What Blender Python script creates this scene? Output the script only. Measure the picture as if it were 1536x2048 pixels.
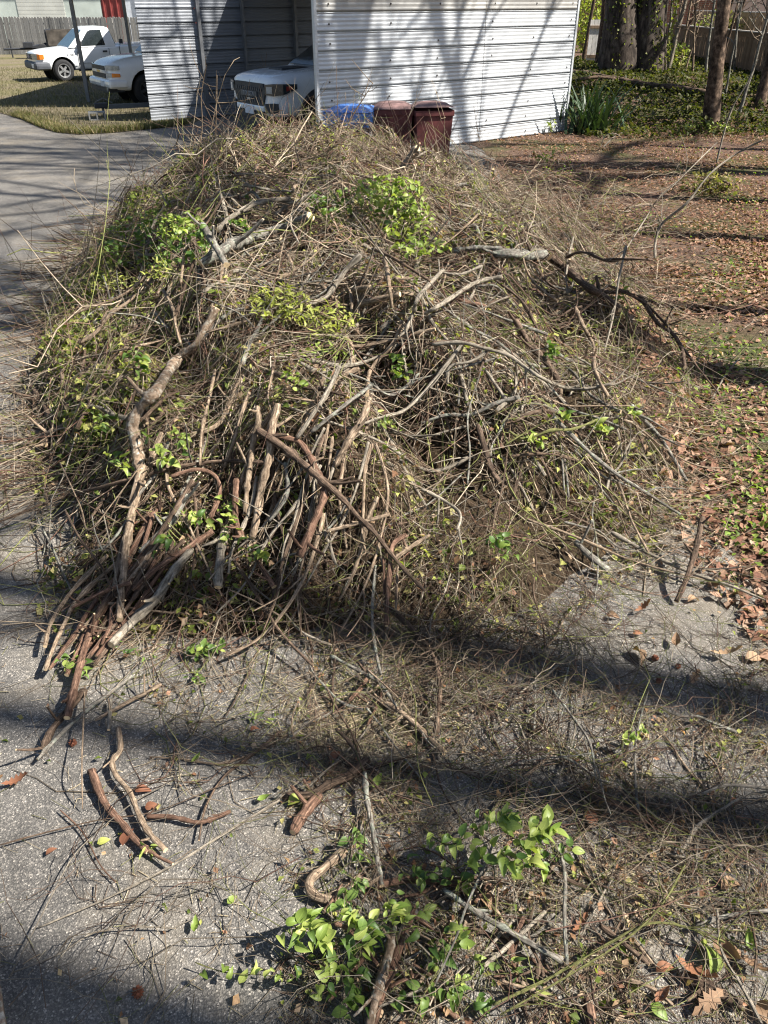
import bpy, bmesh, math, random
import numpy as np
from mathutils import Vector, Matrix

# ------------------------------------------------------------------ camera, sky, sun, exposure
scene = bpy.context.scene
for o in list(bpy.data.objects):
    bpy.data.objects.remove(o)
COL = scene.collection
R = math.radians

CAM_H, PITCH, FPX, IW, IH = 2.5, R(32.75), 1592.0, 1536.0, 2048.0
cam_data = bpy.data.cameras.new('camera')
cam = bpy.data.objects.new('camera', cam_data)
COL.objects.link(cam)
cam.location = (0, 0, CAM_H)
cam.rotation_euler = (math.pi / 2 - PITCH, 0, 0)
cam_data.sensor_fit = 'VERTICAL'
cam_data.sensor_height = 24.0
cam_data.lens = 24.0 * FPX / IH
cam_data.clip_start = 0.05
cam_data.clip_end = 1500
scene.camera = cam

SUN_EL = R(48)
LX, LY = -0.977, 0.213                      # horizontal travel of the sunlight
world = bpy.data.worlds.new('World')
scene.world = world
world.use_nodes = True
wn = world.node_tree
wn.nodes.clear()
sky = wn.nodes.new('ShaderNodeTexSky')
sky.sky_type = 'NISHITA'
sky.sun_disc = False
sky.sun_elevation = SUN_EL
sky.sun_rotation = math.atan2(-LX, -LY)
bg = wn.nodes.new('ShaderNodeBackground')
bg.inputs['Strength'].default_value = 0.052
wo = wn.nodes.new('ShaderNodeOutputWorld')
wn.links.new(sky.outputs[0], bg.inputs[0])
wn.links.new(bg.outputs[0], wo.inputs[0])

sun_data = bpy.data.lights.new('sun', 'SUN')
sun_data.energy = 5.0
sun_data.angle = R(0.53)
sun_data.color = (1.0, 0.955, 0.88)
sun = bpy.data.objects.new('sun', sun_data)
COL.objects.link(sun)
sun.location = (30, -5, 40)
_ce = math.cos(SUN_EL)
_n = math.hypot(LX, LY)
SUNV = Vector((LX / _n * _ce, LY / _n * _ce, -math.sin(SUN_EL)))
sun.rotation_euler = SUNV.to_track_quat('-Z', 'Y').to_euler()

scene.view_settings.view_transform = 'Standard'
scene.view_settings.look = 'None'
scene.view_settings.exposure = 1.42
scene.view_settings.gamma = 1.0
scene.cycles.use_denoising = True
scene.cycles.denoiser = 'OPENIMAGEDENOISE'
scene.cycles.denoising_input_passes = 'RGB_ALBEDO_NORMAL'
scene.cycles.max_bounces = 4
scene.cycles.filter_width = 1.15
scene.cycles.transparent_max_bounces = 4
scene.cycles.sample_clamp_indirect = 4.0

# ------------------------------------------------------------------ small helpers
def tag(o, label=None, cat=None, group=None, kind=None):
    if label: o['label'] = label
    if cat: o['category'] = cat
    if group: o['group'] = group
    if kind: o['kind'] = kind
    return o

def empty(name, loc=(0, 0, 0), rz=0.0, label=None, cat=None, group=None):
    o = bpy.data.objects.new(name, None)
    COL.objects.link(o)
    o.location = loc
    o.rotation_euler = (0, 0, rz)
    o.empty_display_size = 0.1
    return tag(o, label, cat, group)

def link(name, me, parent=None, mats=()):
    o = bpy.data.objects.new(name, me)
    COL.objects.link(o)
    if parent is not None: o.parent = parent
    for m in mats:
        if m is not None: me.materials.append(m)
    return o

def mesh_np(name, V, F, uv=None, col=None, smooth=True, midx=None):
    """V (n,3), F (m,k) one face size; uv per-vertex (n,2); col per-vertex (n,3)."""
    me = bpy.data.meshes.new(name)
    V = np.asarray(V, np.float32); F = np.asarray(F, np.int32)
    m, k = F.shape
    me.vertices.add(len(V)); me.vertices.foreach_set('co', V.ravel())
    me.loops.add(m * k); me.loops.foreach_set('vertex_index', F.ravel())
    me.polygons.add(m)
    me.polygons.foreach_set('loop_start', np.arange(0, m * k, k, dtype=np.int32))
    try:
        me.polygons.foreach_set('loop_total', np.full(m, k, np.int32))
    except Exception:
        pass
    if smooth: me.polygons.foreach_set('use_smooth', np.ones(m, bool))
    if midx is not None: me.polygons.foreach_set('material_index', np.asarray(midx, np.int32))
    me.update(calc_edges=True)
    if uv is not None:
        l = me.uv_layers.new(name='UVMap')
        l.data.foreach_set('uv', np.asarray(uv, np.float32)[F.ravel()].ravel())
    if col is not None:
        c = np.ones((len(V), 4), np.float32); c[:, :3] = col
        a = me.color_attributes.new('tint', 'FLOAT_COLOR', 'POINT')
        a.data.foreach_set('color', c.ravel())
    return me

class MB:
    """collects boxes, prisms and tubes and links them as ONE mesh object"""
    def __init__(s): s.v = []; s.f = []
    def add(s, vs, fs):
        n = len(s.v); s.v += [tuple(p) for p in vs]; s.f += [tuple(i + n for i in f) for f in fs]
        return s
    def box(s, x0, x1, y0, y1, z0, z1, M=None):
        p = [Vector((x, y, z)) for z in (z0, z1) for y in (y0, y1) for x in (x0, x1)]
        if M is not None: p = [M @ q for q in p]
        return s.add(p, [(0, 2, 3, 1), (4, 5, 7, 6), (0, 1, 5, 4), (2, 6, 7, 3), (0, 4, 6, 2), (1, 3, 7, 5)])
    def prism(s, poly, y0, y1):
        """poly in (x,z), extruded in y"""
        n = len(poly)
        p = [(x, y0, z) for x, z in poly] + [(x, y1, z) for x, z in poly]
        return s.add(p, [tuple(range(n)), tuple(range(2 * n - 1, n - 1, -1))] + [(i, i + n, (i + 1) % n + n, (i + 1) % n) for i in range(n)])
    def quad(s, a, b, c, d): return s.add([a, b, c, d], [(0, 1, 2, 3)])
    def tube(s, pts, rad, n=8):
        pts = [Vector(p) for p in pts]
        if not hasattr(rad, '__len__'): rad = [rad] * len(pts)
        base = len(s.v); m = len(pts)
        up = Vector((0, 0, 1))
        for i, p in enumerate(pts):
            t = (pts[min(i + 1, m - 1)] - pts[max(i - 1, 0)]).normalized()
            a = t.cross(up)
            if a.length < 1e-3: a = t.cross(Vector((1, 0, 0)))
            a.normalize(); b = t.cross(a)
            for k in range(n):
                th = 2 * math.pi * k / n
                s.v.append(tuple(p + (a * math.cos(th) + b * math.sin(th)) * rad[i]))
        for i in range(m - 1):
            for k in range(n):
                s.f.append((base + i * n + k, base + i * n + (k + 1) % n, base + (i + 1) * n + (k + 1) % n, base + (i + 1) * n + k))
        s.f.append(tuple(base + k for k in range(n))[::-1])
        s.f.append(tuple(base + (m - 1) * n + k for k in range(n)))
        return s
    def build(s, name, mat, parent=None, smooth=False, bevel=0.0, segs=2):
        me = bpy.data.meshes.new(name)
        me.from_pydata(s.v, [], s.f)
        me.update()
        bm = bmesh.new(); bm.from_mesh(me)
        bmesh.ops.recalc_face_normals(bm, faces=bm.faces)
        if bevel > 0:
            bmesh.ops.bevel(bm, geom=[e for e in bm.edges if len(e.link_faces) == 2 and e.calc_face_angle(0) > 0.4], offset=bevel, segments=segs, affect='EDGES', profile=0.6, clamp_overlap=True)
        bm.to_mesh(me); bm.free()
        if smooth:
            for p in me.polygons: p.use_smooth = True
        return link(name, me, parent, [mat])

# ------------------------------------------------------------------ materials
def mat_base(name, rough=0.8, spec=0.3):
    m = bpy.data.materials.new(name); m.use_nodes = True
    nt = m.node_tree; b = nt.nodes['Principled BSDF']
    b.inputs['Roughness'].default_value = rough
    b.inputs['Specular IOR Level'].default_value = spec
    return m, nt, b

def nd(nt, t, **kw):
    n = nt.nodes.new(t)
    for k, v in kw.items():
        if k in n.inputs: n.inputs[k].default_value = v
        else: setattr(n, k, v)
    return n

def ramp(nt, stops, fac):
    n = nt.nodes.new('ShaderNodeValToRGB')
    e = n.color_ramp.elements
    while len(e) < len(stops): e.new(0.5)
    for i, (p, c) in enumerate(stops):
        e[i].position = p
        e[i].color = (c, c, c, 1) if not hasattr(c, '__len__') else (*c, 1)
    nt.links.new(fac, n.inputs[0])
    return n.outputs[0]

def mixc(nt, a, b, fac, mode='MIX'):
    n = nt.nodes.new('ShaderNodeMix'); n.data_type = 'RGBA'; n.blend_type = mode
    for sock, v in ((n.inputs[0], fac), (n.inputs[6], a), (n.inputs[7], b)):
        if isinstance(v, bpy.types.NodeSocket): nt.links.new(v, sock)
        elif hasattr(v, '__len__'): sock.default_value = (*v, 1)
        else: sock.default_value = v
    return n.outputs[2]

def noise(nt, scale, detail=3, vec=None, rough=0.55):
    n = nd(nt, 'ShaderNodeTexNoise', Scale=scale, Detail=detail, Roughness=rough)
    if vec is not None: nt.links.new(vec, n.inputs['Vector'])
    return n.outputs[0]

def coords(nt, which='Object', scale=None):
    t = nt.nodes.new('ShaderNodeTexCoord').outputs[which]
    if scale is not None:
        mp = nt.nodes.new('ShaderNodeMapping'); mp.inputs['Scale'].default_value = scale
        nt.links.new(t, mp.inputs[0]); t = mp.outputs[0]
    return t

def bump(nt, b, h, strength=0.5, dist=0.01):
    n = nd(nt, 'ShaderNodeBump', Strength=strength, Distance=dist)
    nt.links.new(h, n.inputs['Height']); nt.links.new(n.outputs[0], b.inputs['Normal'])

MATS = {}
def plain(name, col, rough=0.6, metal=0.0, var=0.12, scale=6.0, spec=0.4, bumps=0.0, coat=0.0):
    """one-colour material with a little grime and unevenness"""
    if name in MATS: return MATS[name]
    m, nt, b = mat_base(name, rough, spec)
    c = coords(nt)
    n1 = noise(nt, scale, 4, c)
    dark = tuple(x * (1 - var * 1.6) for x in col); lite = tuple(min(1, x * (1 + var)) for x in col)
    nt.links.new(ramp(nt, [(0.3, dark), (0.7, lite)], n1), b.inputs['Base Color'])
    b.inputs['Metallic'].default_value = metal
    if coat: b.inputs['Coat Weight'].default_value = coat
    nt.links.new(ramp(nt, [(0.3, max(0, rough - .08)), (0.7, min(1, rough + .1))], noise(nt, scale * 3, 3, c)), b.inputs['Roughness'])
    if bumps: bump(nt, b, noise(nt, scale * 8, 4, c), bumps, 0.01)
    MATS[name] = m
    return m

def make_asphalt():
    m, nt, b = mat_base('asphalt', 0.82, 0.35)
    c = coords(nt)
    vo = nd(nt, 'ShaderNodeTexVoronoi', Scale=210.0); nt.links.new(c, vo.inputs['Vector'])
    grit = noise(nt, 260, 2, c)
    per = nt.nodes.new('ShaderNodeSeparateColor'); nt.links.new(vo.outputs['Color'], per.inputs[0])
    stone = ramp(nt, [(0.0, (.07, .069, .069)), (.45, (.10, .098, .096)), (.74, (.14, .136, .13)), (.93, (.21, .20, .19)), (1, (.38, .36, .335))], per.outputs[0])
    edge = ramp(nt, [(0.0, 1.0), (.55, .92), (.95, .45)], vo.outputs['Distance'])
    stone = mixc(nt, stone, edge, 0.75, 'MULTIPLY')
    big = ramp(nt, [(.32, .66), (.5, 1.0), (.68, 1.25)], noise(nt, .9, 6, c, .62))
    med = ramp(nt, [(.3, .8), (.7, 1.18)], noise(nt, 14, 4, c))
    g2 = ramp(nt, [(.35, .8), (.65, 1.2)], grit)
    col = mixc(nt, mixc(nt, mixc(nt, stone, big, 1, 'MULTIPLY'), med, 1, 'MULTIPLY'), g2, 1, 'MULTIPLY')
    dust = ramp(nt, [(.48, 0.0), (.66, .5)], noise(nt, .8, 9, c, .72))
    col = mixc(nt, col, (.19, .165, .125), dust)
    col = mixc(nt, col, (1.2, 1.14, 1.05), 1.0, 'MULTIPLY')
    nt.links.new(col, b.inputs['Base Color'])
    bump(nt, b, vo.outputs['Distance'], 0.6, 0.004)
    return m

def make_floor():                     # leaf-strewn woodland soil
    m, nt, b = mat_base('woodland_soil', 0.95, 0.1)
    c = coords(nt)
    n1 = noise(nt, 26, 6, c, .7); n2 = noise(nt, .5, 4, c)
    col = ramp(nt, [(.3, (.04, .025, .018)), (.5, (.10, .064, .046)), (.7, (.185, .122, .09))], n1)
    grn = ramp(nt, [(.35, (.03, .045, .014)), (.7, (.08, .10, .03))], noise(nt, 40, 4, c))
    col = mixc(nt, col, grn, ramp(nt, [(.5, 0.0), (.62, .75)], n2))
    nt.links.new(col, b.inputs['Base Color'])
    bump(nt, b, n1, .8, .03)
    return m

def make_lawn():
    m, nt, b = mat_base('dormant_lawn', 0.95, 0.1)
    c = coords(nt)
    n1 = noise(nt, 30, 5, c, .7); n2 = noise(nt, .45, 5, c)
    dry = ramp(nt, [(.3, (.095, .078, .052)), (.7, (.21, .175, .12))], n1)
    grn = ramp(nt, [(.3, (.07, .066, .03)), (.7, (.17, .155, .075))], n1)
    nt.links.new(mixc(nt, dry, grn, ramp(nt, [(.42, 0.0), (.6, .8)], n2)), b.inputs['Base Color'])
    bump(nt, b, n1, .8, .03)
    return m

def make_bark(name, dark, mid, lite, patch=None, su=3.0, sv=7.0, b_amt=.8):
    """fibrous bark, streaks along the branch (UV: u round, v metres along)"""
    m, nt, b = mat_base(name, .88, .2)
    uv = coords(nt, 'UV', (su, sv, 1))
    oi = nt.nodes.new('ShaderNodeObjectInfo')
    ad = nt.nodes.new('ShaderNodeVectorMath'); ad.operation = 'ADD'
    nt.links.new(uv, ad.inputs[0]); 
    mu = nt.nodes.new('ShaderNodeMath'); mu.operation = 'MULTIPLY'; mu.inputs[1].default_value = 37.0
    nt.links.new(oi.outputs['Random'], mu.inputs[0]); nt.links.new(mu.outputs[0], ad.inputs[1])
    st = noise(nt, 3.0, 5, ad.outputs[0], .65)
    col = ramp(nt, [(.32, dark), (.5, mid), (.68, lite)], st)
    big = noise(nt, 1.0, 3, ad.outputs[0])
    if patch is not None:
        col = mixc(nt, col, patch, ramp(nt, [(.52, 0.0), (.62, .8)], noise(nt, 2.2, 4, coords(nt, 'Object', (14, 14, 14)), .6)))
    col = mixc(nt, col, ramp(nt, [(.3, .45), (.5, .95), (.7, 1.35)], big), 1, 'MULTIPLY')
    fl = noise(nt, 1.0, 6, coords(nt, 'Object', (55, 55, 55)), .7)
    col = mixc(nt, col, ramp(nt, [(.35, .55), (.6, 1.15)], fl), 1, 'MULTIPLY')
    nt.links.new(col, b.inputs['Base Color'])
    bump(nt, b, st, b_amt, .006)
    return m

def make_tint(name, rough=.85, trans=0.0, mul=(1, 1, 1), grain=30):
    """colour comes from the piece's own tint attribute"""
    m, nt, b = mat_base(name, rough, .2)
    at = nt.nodes.new('ShaderNodeAttribute'); at.attribute_name = 'tint'
    col = mixc(nt, at.outputs['Color'], ramp(nt, [(.3, .7), (.7, 1.25)], noise(nt, grain, 3, coords(nt))), 1, 'MULTIPLY')
    nt.links.new(col, b.inputs['Base Color'])
    if trans:
        tr = nt.nodes.new('ShaderNodeBsdfTranslucent'); nt.links.new(mixc(nt, col, (1.5, 1.7, .6), 1, 'MULTIPLY'), tr.inputs[0])
        mx = nt.nodes.new('ShaderNodeMixShader'); mx.inputs[0].default_value = trans
        nt.links.new(b.outputs[0], mx.inputs[1]); nt.links.new(tr.outputs[0], mx.inputs[2])
        nt.links.new(mx.outputs[0], nt.nodes['Material Output'].inputs[0])
    return m

def make_leaf(name, a, c2, trans=.4, rough=.45):
    m, nt, b = mat_base(name, rough, .4)
    oi = nt.nodes.new('ShaderNodeObjectInfo')
    col = mixc(nt, a, c2, oi.outputs['Random'])
    uvc = coords(nt, 'UV')
    sp = nt.nodes.new('ShaderNodeSeparateXYZ'); nt.links.new(uvc, sp.inputs[0])
    vein = ramp(nt, [(.45, 1.0), (.5, 1.35), (.55, 1.0)], sp.outputs[0])
    col = mixc(nt, col, vein, 1, 'MULTIPLY')
    col = mixc(nt, col, ramp(nt, [(.3, .75), (.7, 1.2)], noise(nt, 60, 3, coords(nt))), 1, 'MULTIPLY')
    nt.links.new(col, b.inputs['Base Color'])
    tr = nt.nodes.new('ShaderNodeBsdfTranslucent'); nt.links.new(mixc(nt, col, (1.5, 1.6, .6), 1, 'MULTIPLY'), tr.inputs[0])
    mx = nt.nodes.new('ShaderNodeMixShader'); mx.inputs[0].default_value = trans
    nt.links.new(b.outputs[0], mx.inputs[1]); nt.links.new(tr.outputs[0], mx.inputs[2])
    nt.links.new(mx.outputs[0], nt.nodes['Material Output'].inputs[0])
    return m

def make_siding(name, base, grime, metal=.25, rough=.42):
    m, nt, b = mat_base(name, rough, .5)
    c = coords(nt)
    st = noise(nt, 3.0, 5, coords(nt, 'Object', (.35, 1, 9)), .6)
    bl = noise(nt, 1.3, 5, c, .65)
    oi = nt.nodes.new('ShaderNodeObjectInfo')
    col = ramp(nt, [(.3, tuple(x * .8 for x in base)), (.7, base)], st)
    col = mixc(nt, col, grime, ramp(nt, [(.5, 0.0), (.75, .55)], bl))
    col = mixc(nt, col, ramp(nt, [(0, .9), (1, 1.06)], oi.outputs['Random']), 1, 'MULTIPLY')
    nt.links.new(col, b.inputs['Base Color'])
    b.inputs['Metallic'].default_value = metal
    nt.links.new(ramp(nt, [(.3, rough - .1), (.7, rough + .15)], st), b.inputs['Roughness'])
    bump(nt, b, bl, .25, .02)
    return m

def make_wood_board(name, dark, lite):
    m, nt, b = mat_base(name, .9, .15)
    oi = nt.nodes.new('ShaderNodeObjectInfo')
    gr = noise(nt, 4, 5, coords(nt, 'Object', (22, 22, 1.2)), .6)
    col = ramp(nt, [(.3, dark), (.7, lite)], gr)
    col = mixc(nt, col, ramp(nt, [(0, .72), (1, 1.18)], oi.outputs['Random']), 1, 'MULTIPLY')
    nt.links.new(col, b.inputs['Base Color'])
    bump(nt, b, gr, .5, .01)
    return m

M_ASPH, M_FLOOR, M_LAWN = make_asphalt(), make_floor(), make_lawn()
BARK = {
    'tan':   make_bark('tan_bark', (.085, .058, .038), (.235, .17, .115), (.45, .35, .25), su=5, sv=5),
    'red':   make_bark('reddish_vine_bark', (.045, .025, .017), (.15, .085, .057), (.33, .205, .14), su=6, sv=3.5, b_amt=1.0),
    'dark':  make_bark('dark_brown_bark', (.028, .019, .013), (.095, .064, .044), (.23, .16, .112), su=5, sv=4),
    'grey':  make_bark('grey_bark', (.065, .057, .048), (.165, .147, .122), (.30, .27, .23), patch=(.26, .275, .22)),
    'pale':  make_bark('pale_bark', (.10, .083, .062), (.235, .20, .155), (.40, .35, .275), su=5, sv=5),
    'trunk': make_bark('dark_trunk_bark', (.018, .014, .011), (.065, .05, .04), (.15, .12, .095), su=11, sv=1.1, b_amt=1.0),
    'green': make_bark('green_stem_bark', (.06, .062, .02), (.145, .145, .05), (.25, .24, .10)),
    'mottled': make_bark('mottled_bark', (.10, .07, .046), (.22, .155, .105), (.36, .275, .20), patch=(.46, .42, .34), su=2),
}
M_CUT = plain('cut_wood', (.62, .46, .27), .8, var=.2, scale=60)
M_TWIG = make_tint('twig_bark', .85)
M_SMALL_LEAF = make_tint('small_leaf', .55, trans=.35, grain=80)
M_DRY = make_tint('dry_leaf', .8, trans=.15, grain=90)
M_BLADE = make_tint('grass_blade', .6, trans=.25)
M_LEAF_BRIGHT = make_leaf('bright_green_leaf', (.17, .25, .045), (.38, .42, .12), .35)
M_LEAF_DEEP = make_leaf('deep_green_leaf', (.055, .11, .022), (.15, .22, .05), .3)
M_LEAF_YELLOW = make_leaf('yellow_green_leaf', (.34, .38, .08), (.46, .46, .14), .4)
M_OAK = make_leaf('oak_leaf_brown', (.21, .125, .07), (.36, .235, .14), .15, .75)
M_OAK_RED = make_leaf('oak_leaf_russet', (.16, .062, .032), (.27, .125, .065), .15, .75)

# ------------------------------------------------------------------ where things stand
CP, SP = math.cos(PITCH), math.sin(PITCH)
def ray(px, py):
    a = (px - IW / 2) / FPX; b = (IH / 2 - py) / FPX
    return Vector((a, CP + b * SP, -SP + b * CP))

PST = np.array([  # brush pile: y, left x, right x, crest height
    [2.72, -1.45, .20, .0], [2.95, -1.5, .75, .14], [3.2, -1.6, 1.0, .34], [3.6, -1.72, 1.4, .52], [4.3, -2.0, 1.95, .70], [5.0, -2.35, 2.15, .82],
    [6.0, -2.8, 2.4, .92], [7.5, -3.1, 2.45, .98], [9.0, -3.3, 2.3, 1.03], [10.5, -3.4, 2.0, 1.02], [11.6, -3.3, 1.75, .96],
    [12.6, -2.9, 1.25, .5], [13.1, -2.6, .9, .0]])
_rb = np.random.RandomState(5)
_BK = [(_rb.uniform(-1, 1, 2) * s, _rb.uniform(0, 6.28), a) for s, a in ((1.6, .06), (2.4, .06), (3.5, .045), (5.2, .04), (7.5, .025), (11, .02)) for _ in (0, 1)]
def pile_h(x, y):
    x = np.asarray(x, float); y = np.asarray(y, float)
    xl = np.interp(y, PST[:, 0], PST[:, 1]); xr = np.interp(y, PST[:, 0], PST[:, 2]); hh = np.interp(y, PST[:, 0], PST[:, 3])
    u = np.clip((x - xl) / (xr - xl), 0, 1)
    u = u ** 0.92
    pr = np.sin(np.pi * u) ** 0.75
    hh = hh * (1 + .02 * np.exp(-((x + 2.0) ** 2 / .6 + (y - 9.9) ** 2 / 1.5)) - .13 * np.exp(-((x + .2) ** 2 / .7 + (y - 10.8) ** 2 / 3)) + .12 * np.exp(-((x + .9) ** 2 / .5 + (y - 7.2) ** 2 / .6)) - .16 * np.exp(-((x - 1.3) ** 2 / .5 + (y - 6.2) ** 2 / .6)) - .12 * np.exp(-((x + 2.0) ** 2 / .3 + (y - 6.4) ** 2 / .5)) + .10 * np.exp(-((x - .9) ** 2 / .3 + (y - 8.6) ** 2 / .5)))
    n = 0
    for k, ph, a in _BK: n = n + a * np.sin(k[0] * x + k[1] * y + ph)
    c = np.abs(np.sin(2.9 * x + 1.7 * np.sin(1.3 * y) + 1.0) * np.sin(2.3 * y + 1.2 * np.sin(1.9 * x)))     # clumps and hollows
    d = np.abs(np.sin(5.7 * x + 2.2 * y) * np.sin(4.9 * y - 2.9 * x + .7))
    return np.maximum(0, hh * pr * (1 + n * .9) + np.minimum(1, hh * pr * 2.2) * (.30 * c + .15 * d - .17))

def wood_z(x, y):                       # woodland floor rises away from the drive
    x = np.asarray(x, float); y = np.asarray(y, float)
    s = np.clip((y - 19) / 9, 0, 1); s = s * s * (3 - 2 * s)
    t = np.clip((x - 2.2) / 3.0, 0, 1)
    return .012 + s * t * .5 + .05 * t * np.sin(x * .9 + 1) * np.sin(y * .7) * np.clip((y - 4) / 6, 0, 1) + .02 * t

def ground_z(x, y): return float(wood_z(x, y)) if x > 1.95 + .12 * math.sin(y * 1.3) else 0.0

_T = [.9]
while _T[-1] < 60: _T.append(_T[-1] + .04 + _T[-1] * .012)
_T = np.array(_T)
def surf_z(x, y, pile=True):
    g = np.where(x > 1.95 + .12 * np.sin(y * 1.3), wood_z(x, y), 0.0)
    return np.maximum(g, pile_h(x, y)) if pile else g
def at(px, py, lift=0.0, pile=True):
    """first point of the ground or brush-pile surface (raised by lift) along a line of sight"""
    d = ray(px, py); T = _T
    for _ in (0, 1):
        hit = CAM_H + d.z * T <= surf_z(d.x * T, d.y * T, pile) + lift
        k = int(np.argmax(hit)) if hit.any() else len(T) - 1
        t1 = T[k]; T = np.linspace(T[max(0, k - 1)], t1, 60)
    return Vector((0, 0, CAM_H)) + d * float(t1)

def on_plane(px, py, y=None, z=None):
    d = ray(px, py); o = Vector((0, 0, CAM_H))
    return o + d * (y / d.y) if y is not None else o + d * ((z - CAM_H) / d.z)

def depth(p): return p.y * CP + (CAM_H - p.z) * SP

# ================================================================== the setting
def sheet(name, poly, z, mat, kind='structure'):
    me = bpy.data.meshes.new(name)
    me.from_pydata([(x, y, z) for x, y in poly], [], [tuple(range(len(poly)))])
    bm = bmesh.new(); bm.from_mesh(me); bmesh.ops.triangulate(bm, faces=bm.faces); bm.normal_update()
    for f in bm.faces:
        if f.normal.z < 0: f.normal_flip()
    bm.to_mesh(me); bm.free()
    return tag(link(name, me, None, [mat]), kind=kind)

sheet('ground', [(-400, -60), (400, -60), (400, 700), (-400, 700)], -.03, M_LAWN)
sheet('driveway', [(-30, -12), (2.35, -12), (2.35, 40), (-4.0, 40), (-30, 40)], 0.0, M_ASPH)
LAWN_EDGE = [(-30, 30.5), (-14, 26.2), (-10.2, 23.4), (-9.0, 21.9), (-8.0, 20.4), (-7.3, 19.55), (-6.7, 19.25), (-6.1, 19.5), (-5.3, 20.2), (-4.6, 20.9)]
lawn_poly = LAWN_EDGE + [(-4.55, 23.5), (0, 27.5), (0, 62), (-60, 62), (-60, 30.5)]
sheet('lawn', lawn_poly, .012, M_LAWN)

def wood_floor():
    xs = np.concatenate([np.linspace(0, 4, 17), np.linspace(4.5, 22, 36)]); ys = np.linspace(-6, 46, 105)
    V = []
    for y in ys:
        e = 1.95 + .12 * math.sin(y * 1.3) + .05 * math.sin(y * 4.1)
        for x in xs: V.append((e + x, y, float(wood_z(e + x, y)) if x > 0 else .002))
    n = len(xs)
    F = [(j * n + i, j * n + i + 1, (j + 1) * n + i + 1, (j + 1) * n + i) for j in range(len(ys) - 1) for i in range(n - 1)]
    return tag(link('woodland_ground', mesh_np('woodland_ground', V, F), None, [M_FLOOR]), kind='structure')
wood_floor()

# ------------------------------------------------------------------ metal shed
SH_A = Vector((-1.17, 15.7, 0)); SH_ROT = math.atan2(4.0, 5.21)
shed = empty('metal_shed', SH_A, SH_ROT, 'pale corrugated metal shed with an open end sheltering a pickup truck', 'shed')
M_WALL = make_siding('pale_siding', (.57, .59, .61), (.38, .385, .38))
M_WALL_DIRTY = make_siding('grimy_siding', (.47, .455, .425), (.24, .22, .20))
M_WALL_IN = make_siding('shade_darkened_siding', (.19, .205, .23), (.15, .155, .17), .15, .55)  # far wall inside the bay, base colour darkened for its shade
M_WALL_PANEL = make_siding('galvanised_siding', (.36, .38, .41), (.25, .26, .28), .3, .45)
M_POST = plain('galvanised_post', (.17, .175, .185), .5, .3)
COURSE = .29
def siding_mesh(length, name, seed):
    """one horizontal course: a deep lap groove and three shallow ribs"""
    prof = [(.002, .0), (.004, -.075), (.024, -.075), (.027, .010)]
    for k in range(4):
        z0 = .03 + k * .0645
        prof += [(z0 + .016, .010), (z0 + .030, .010), (z0 + .042, .001), (z0 + .058, .001)]
    prof += [(COURSE - .003, .016), (COURSE + .004, .014), (COURSE + .0042, -.002)]
    rs = random.Random(seed)
    xs = [length * i / 9 for i in range(10)]
    V = []; n = len(prof)
    for i, x in enumerate(xs):
        wob = rs.uniform(-.005, .005)
        for z, d in prof: V.append((x, -d * .8 + wob * math.sin(z / COURSE * 3.14), z))
    F = [(i * n + j, (i + 1) * n + j, (i + 1) * n + j + 1, i * n + j + 1) for i in range(9) for j in range(n - 1)]
    me = mesh_np(name, V, F, smooth=False)
    return me
def course_wall(parent, x0, x1, y, z0, n, mats, flip=False, name='siding_panel', seed=0):
    ms = [siding_mesh(x1 - x0, name, seed + k) for k in range(3)]
    used = {}
    for i in range(n):
        m = mats(i) if callable(mats) else mats
        key = (i % 3, m.name)
        if key not in used:
            me = ms[i % 3].copy(); me.materials.append(m); used[key] = me
        o = link(name, used[key], parent)
        o.location = (x0, y, z0 + i * COURSE)
        if flip: o.scale = (1, -1, 1)
SEAM = 3.95
course_wall(shed, 0.0, SEAM, 0, .0, 10, lambda i: M_WALL_DIRTY if i >= 8 else M_WALL, seed=1)
course_wall(shed, SEAM + .006, 6.57, -.006, .0, 10, lambda i: M_WALL_DIRTY if i >= 8 else M_WALL, seed=5)
MB().box(-.025, .03, -.035, .03, 0, 2.92).build('corner_trim', M_WALL, shed)
MB().box(6.56, 6.61, -.03, .06, 0, 2.92).build('corner_trim', M_WALL, shed)
course_wall(shed, -.1, 1.38, 7.2, .0, 10, M_WALL_PANEL, seed=9)
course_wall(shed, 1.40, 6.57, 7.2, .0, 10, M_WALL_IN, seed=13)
MB().box(1.36, 1.44, 7.10, 7.17, 0, 2.9).build('post', M_POST, shed)
for x in (2.55, 4.05, 5.5):
    MB().box(x, x + .07, 7.08, 7.16, 0, 2.9).build('post', M_POST, shed)
MB().box(.03, .1, .06, .13, 0, 2.9).build('post', M_POST, shed)
MB().box(3.95, 4.02, .06, .13, 0, 2.9).build('post', M_POST, shed)
rf = MB()
rf.add([(x, y, z) for z in (2.9, 2.95) for x, y in ((-.15, -.12), (6.7, -.12), (6.7, 7.35), (2.5, 7.35), (2.5, 4.9), (.9, 4.6), (.9, 1.2), (-.15, .8))],
       [tuple(range(7, -1, -1)), tuple(range(8, 16))] + [(i, (i + 1) % 8, (i + 1) % 8 + 8, i + 8) for i in range(8)])
rf.build('roof', M_WALL, shed)  # roof out of view; outline notched so light reaches far panel and truck nose
scr = bpy.data.meshes.new('screw')
_bm = bmesh.new(); bmesh.ops.create_cone(_bm, cap_ends=True, segments=6, radius1=.018, radius2=.012, depth=.016); _bm.to_mesh(scr); _bm.free()
scr.materials.append(plain('screw_steel', (.12, .11, .10), .5, .5))
rs = random.Random(3)
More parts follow.
